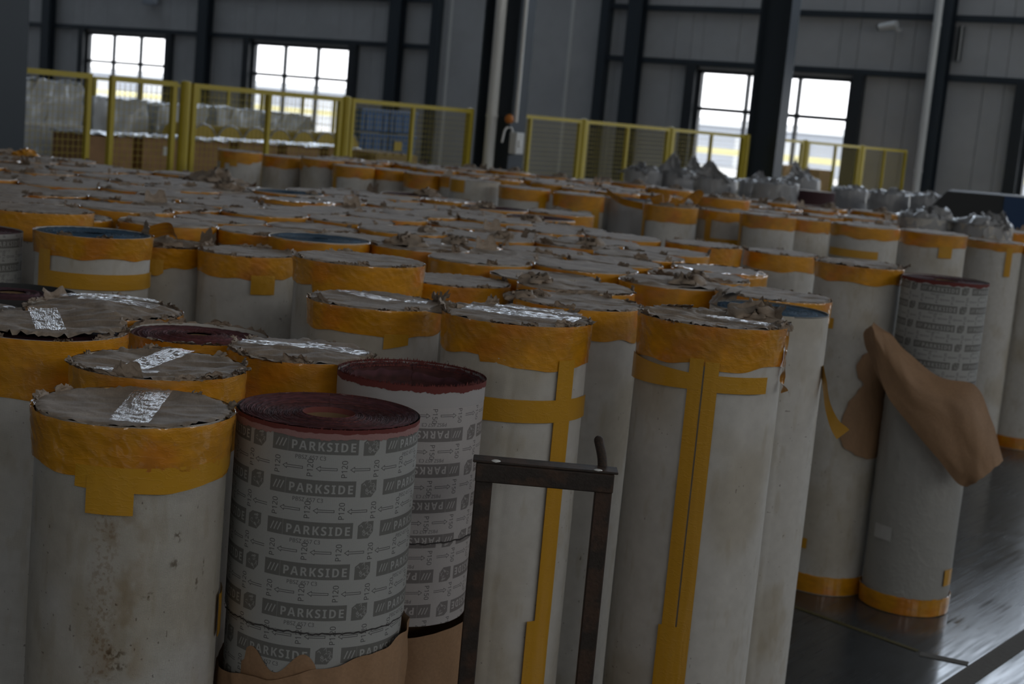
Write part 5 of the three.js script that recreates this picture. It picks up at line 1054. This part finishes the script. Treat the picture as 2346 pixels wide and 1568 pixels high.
const lumps = { m37: [0.09, 0.05], m44: [0.1, 0.0], m12: [0.26, 0], m10b: [0.16, 0.04], m24b: [0.14, -0.05], m42: [0.12, 0.05], m38: [0.12, 0.06], m45: [0.07, 0], m41: [0.1, -0.12], m26: [0.14, 0.08], m30: [0.12, 0.06], m15: [0.14, 0], m29: [0.1, -0.05], m22: [0.08, 0.1], m16: [0.06, 0.12] };
for (const k in near) { const g = makeRoll(k, { label: near[k][0], group: GP, ...near[k][1] }); if (lumps[k]) lump(g, lumps[k][1], AT[k][3], 0.02, lumps[k][0], lumps[k][0] * 90, k === 'm15' ? M.tape : M.kraft); }
// ------------------------------------------------ the row behind the cross aisle, sides showing
const GB = 'rolls in the row behind the cross aisle';
const rowB = {
  B1: ['first row-end roll with stepped amber tape, before the cartons', { band: { H: 0.1, steps: [[-3.2, -0.5, 0.0], [0.55, 3.2, 0.02]] }, tabs: [[-1.0, -0.7, 0.3, 0.06], [-0.45, -0.1, 0.125, 0.07]] }],
  B2: ['second roll of the back row, its amber tape dipping in a notch', { band: { H: 0.1, wob: 0.015 } }],
  B3: ['third roll of the back row, half hidden, with arched tape', { band: { H: 0.08, wob: 0.03 } }],
  B4: ['fourth roll of the back row with an arched white gap under its tape', { band: { H: 0.095 }, tabs: [[-1.2, -0.85, 0.2, 0.07]] }],
  B5: ['narrow-looking fifth roll of the back row', { band: { H: 0.09 } }],
  B6: ['sixth roll of the back row with deep amber tape', { band: { H: 0.12 } }],
  B7: ['bare white roll of the back row with one amber tape corner', { band: false, tabs: [[-1.2, -0.4, 0.09, 0.0]], kind: 'cap' }],
  B8: ['back-row roll with amber tape arched over pale wrap, next after the bare white roll', { band: { H: 0.085 }, tabs: [[0.6, 1.0, 0.2, 0.05]] }],
  B9: ['back-row roll with two short vertical tapes under its band', { band: { H: 0.105, tilt: -0.01 }, tabs: [[-0.35, 0.0, 0.22, 0.09], [0.55, 0.95, 0.24, 0.09]] }],
  B10: ['back-row roll in grey translucent film with a blue rim', { kind: 'blue', band: false, wrap: M.film, inset: 0.004 }],
  B11: ['back-row roll with torn amber tape loops standing up', { band: { H: 0.11 }, tabs: [[-1.3, -1.05, 0.25, 0.08]], torn: autoTorn(81, 10, 2), loops: true }],
  B12: ['back-row roll with amber tape framing a square of wrap', { band: { H: 0.07 }, tabs: [[-0.7, -0.42, 0.24, 0.06], [-0.5, 0.9, 0.24, 0.19]] }],
  B13: ['back-row roll with glossy amber tape, one of a touching pair', { band: { H: 0.085 }, tabs: [[-1.3, -1.05, 0.25, 0.07]] }],
  B13b: ['farther of the touching pair in the back row', { band: { H: 0.085 } }],
  B14: ['back-row roll with a single straight tape bar below its band', { band: { H: 0.07 }, tabs: [[-1.2, 0.45, 0.185, 0.14]] }],
  B15: ['back-row roll whose tape ends in a ragged drip', { band: { H: 0.08 }, tabs: [[0.2, 0.62, 0.14, 0.07]] }],
  B16: ['tall back-row roll at the right picture edge with a thin tape band', { band: { H: 0.055 }, tabs: [[0.45, 0.7, 0.22, 0.03]], bottom: 0.08 }],
  E1: ['roll past the right picture edge with only its taped foot in view', { band: { H: 0.06 }, bottom: 0.085 }],
};
for (const k in rowB) {
  const [label, o] = rowB[k], [, , r, h] = AT[k], g = makeRoll(k, { label, group: GB, ...o });
  for (const [a0, a1, d0, d1] of o.tabs ?? []) TAPE(g, sidePatch(r, a0, a1, h - d0, h - d1, 0.0035, d0 * 50, 8));
  if (o.loops) { mesh('loose_tape', ribbon([[-r * 0.7, h + 0.01, 0.1], [-r * 0.2, h + 0.03, 0.16], [r * 0.3, h + 0.02, 0.15], [r * 0.75, h + 0.09, 0.05], [r * 1.05, h + 0.05, -0.1]], (s) => 0.075 + 0.02 * Math.sin(s * 9), (s) => 1.2 + Math.sin(s * 6) * 0.5, 4), M.tape, g); mesh('loose_tape', ribbon([[-r * 2.4, h + 0.05, -0.05], [-r * 1.8, h - 0.0, 0.1], [-r * 1.0, h - 0.02, 0.16]], 0.05, () => 1.2, 5), M.tape, g); }
}
const rowC = {
  C1: 'cap behind the sixth back-row roll', C2: 'reddish roll end before the post beside the white pipe', C3: 'amber-edged cap at the foot of the white pipe', C4: 'dark red roll end past the white pipe', C5: 'dull cap before the sliding door fence', C6: 'dark red roll end before the crumpled film peaks', C7: 'tan cap behind the torn tape loops', C8: 'tan cap with amber rim behind the framed square of wrap', C9: 'tan cap behind the touching pair', C10: 'dull red roll end before the dark red banded roll', C11: 'tan cap before the white film rolls', C12: 'film-topped roll behind the ragged drip', C13: 'film-topped roll with a tall crumpled heap, before the dark machine',
};
const filmRows = { C12: 0.05, C13: 0.12 };
for (const k in rowC) { const g = makeRoll(k, { label: rowC[k], group: 'rolls just behind the back row', kind: filmRows[k] ? 'film' : ['C2', 'C4', 'C6', 'C10'].includes(k) ? 'red' : 'cap', peak: filmRows[k], tornBig: 1.6, band: filmRows[k] ? false : { H: 0.07, fold: 0.03 } }); if (filmRows[k]) { lump(g, 0.03, AT[k][3], 0.05, 0.28, AT[k][2] * 40, M.film); lump(g, -0.1, AT[k][3], 0.02, 0.18, AT[k][2] * 60, M.film); } else if (k !== 'C1') lump(g, 0.05, AT[k][3], 0, 0.12, AT[k][2] * 50); }
const rowW = { W1: ['film-wrapped roll with the first small peak, before the sliding door jamb', 0.12], W2: ['film-wrapped roll with the tallest pointed peak', 0.24], W3: ['film-wrapped roll whose peak stands before the near half of the window', 0.2], W4: ['film-wrapped roll at the foot of the column before the window', 0.14], W5: ['pale film-wrapped roll in front of that column, side showing', 0.06], W6: ['dark red banded roll among the film-wrapped rolls', 0.0], W7: ['short-looking white film-wrapped roll next after the dark red one', 0.05], W8: ['grey-white film-wrapped roll before the wall downpipe', 0.05], W9: ['film-wrapped roll at the far end, beside the machine', 0.04], W10: ['film-wrapped roll with a curled peak behind the tallest one', 0.2], W11: ['film-wrapped roll with a large folded peak in the far half of the window', 0.22] };
for (const k in rowW) { const g = makeRoll(k, { label: rowW[k][0], group: 'film-wrapped rolls at the far end', kind: k === 'W6' ? 'cap' : 'film', peak: rowW[k][1], sharp: k === 'W2' || k === 'W3' ? 0.8 : 1.1, band: false, wrap: k === 'W6' ? M.darkRed : M.film }); if (k !== 'W6') { lump(g, 0.04, AT[k][3], 0.06, 0.22, AT[k][2] * 40, M.film); lump(g, -0.09, AT[k][3], -0.02, 0.16, AT[k][2] * 70, M.film); } }

// ------------------------------------------------ the rest of the field: copies of a few rolls, each in its own place
const protoOpts = [{ band: { H: 0.07 } }, { band: { H: 0.05 }, cap: { crumple: 0.006, size: 1.012, lip: 0.018 } }, { band: { H: 0.09, amp: 0.004 }, tornBig: 1.4 }, { cap: { crumple: 0.01, rag: 0.015, size: 1.0, lip: 0.014 }, tornBig: 2 }, { band: { H: 0.06, amp: 0.005, fold: 0.03, over: true } }, { band: { H: 0.08 }, cap: { crumple: 0.004, size: 1.015, lip: 0.026 }, tornBig: 1.2 }, { band: { H: 0.05 }, cap: { dish: 0.012, crumple: 0.005 } }, { wrap: M.wrapA, band: { H: 0.1, amp: 0.003 }, cap: { size: 1.01, lip: 0.014, crumple: 0.005 } }];
const protos = [];
/** Turn the parts instead of the roll, so that every roll's own axes run with the hall's. */
function settle(g) { const t = g.rotation.y; g.rotation.y = 0; for (const m of g.children) m.geometry = m.geometry.clone().rotateY(t); }
for (const o of scene.children) if (o.name.startsWith('abrasive_roll')) settle(o);
FILL.forEach(([x, z, r, h, label], i) => {
  const k = i % protoOpts.length, group = z < -8 ? 'tan-capped rolls behind the back row' : GP;
  let g;
  if (!protos[k]) { g = protos[k] = makeRoll('', { at: [x, z, 0.18, 1.4], label, group, ...protoOpts[k] }); settle(g); }
  else { g = protos[k].clone(); g.name = numbered('abrasive_roll'); scene.add(g); g.userData = { label, category: 'roll', group }; g.position.set(x, 0, z); g.rotation.y = Math.floor(rnd() * 4) * Math.PI / 2; }
  g.scale.set(r / 0.18, h / 1.4, r / 0.18);
});

// ---------------------------------------------------------------- steel trolley in front of the tall roll
{
  const g = thing('roll_trolley', 'rusty dark steel trolley frame standing before the tall hooped roll', 'trolley', [-1.625, 0, -2.385], 0.63);
  const w = 0.235;
  mesh('leg', rbox(0.034, 1.2, 0.026, 0.003, -w / 2, 0.62, 0), M.rust, g); mesh('leg', rbox(0.034, 1.2, 0.026, 0.003, w / 2, 0.62, 0), M.rust, g);
  mesh('top_bar', rbox(w + 0.036, 0.038, 0.03, 0.003, 0, 1.212, 0.004), M.rust, g);
  mesh('top_plate', rbox(w + 0.05, 0.005, 0.05, 0.002, 0, 1.2335, -0.008), M.rust, g);
  mesh('hook', tube([[w / 2 - 0.002, 1.2, -0.03], [w / 2 - 0.006, 1.25, -0.035], [w / 2 - 0.016, 1.285, -0.04]], 0.0095, 20, 10), M.rust, g);
  mesh('hook_tip', new THREE.SphereGeometry(0.0095, 12, 8).translate(w / 2 - 0.016, 1.285, -0.04), M.rust, g);
  mesh('weld', new THREE.SphereGeometry(0.006, 8, 6).scale(1.6, 0.6, 1).translate(-w / 2 + 0.02, 1.236, 0.012), M.pipe, g); mesh('weld', new THREE.SphereGeometry(0.005, 8, 6).scale(1.8, 0.6, 1).translate(w / 2 - 0.015, 1.236, 0.012), M.pipe, g);
  mesh('lower_bar', rbox(w, 0.03, 0.024, 0.003, 0, 0.55, 0), M.rust, g); mesh('base_plate', rbox(w + 0.04, 0.012, 0.14, 0.003, 0, 0.075, 0.06), M.rust, g); mesh('axle', new THREE.CylinderGeometry(0.012, 0.012, w + 0.06, 12).rotateZ(Math.PI / 2).translate(0, 0.05, -0.02), M.rust, g);
  for (const s of [-1, 1]) mesh('wheel', new THREE.CylinderGeometry(0.05, 0.05, 0.025, 24).rotateZ(Math.PI / 2).translate(s * (w / 2 + 0.03), 0.05, -0.02), M.rubber, g);
}
renderer.render(scene, camera);
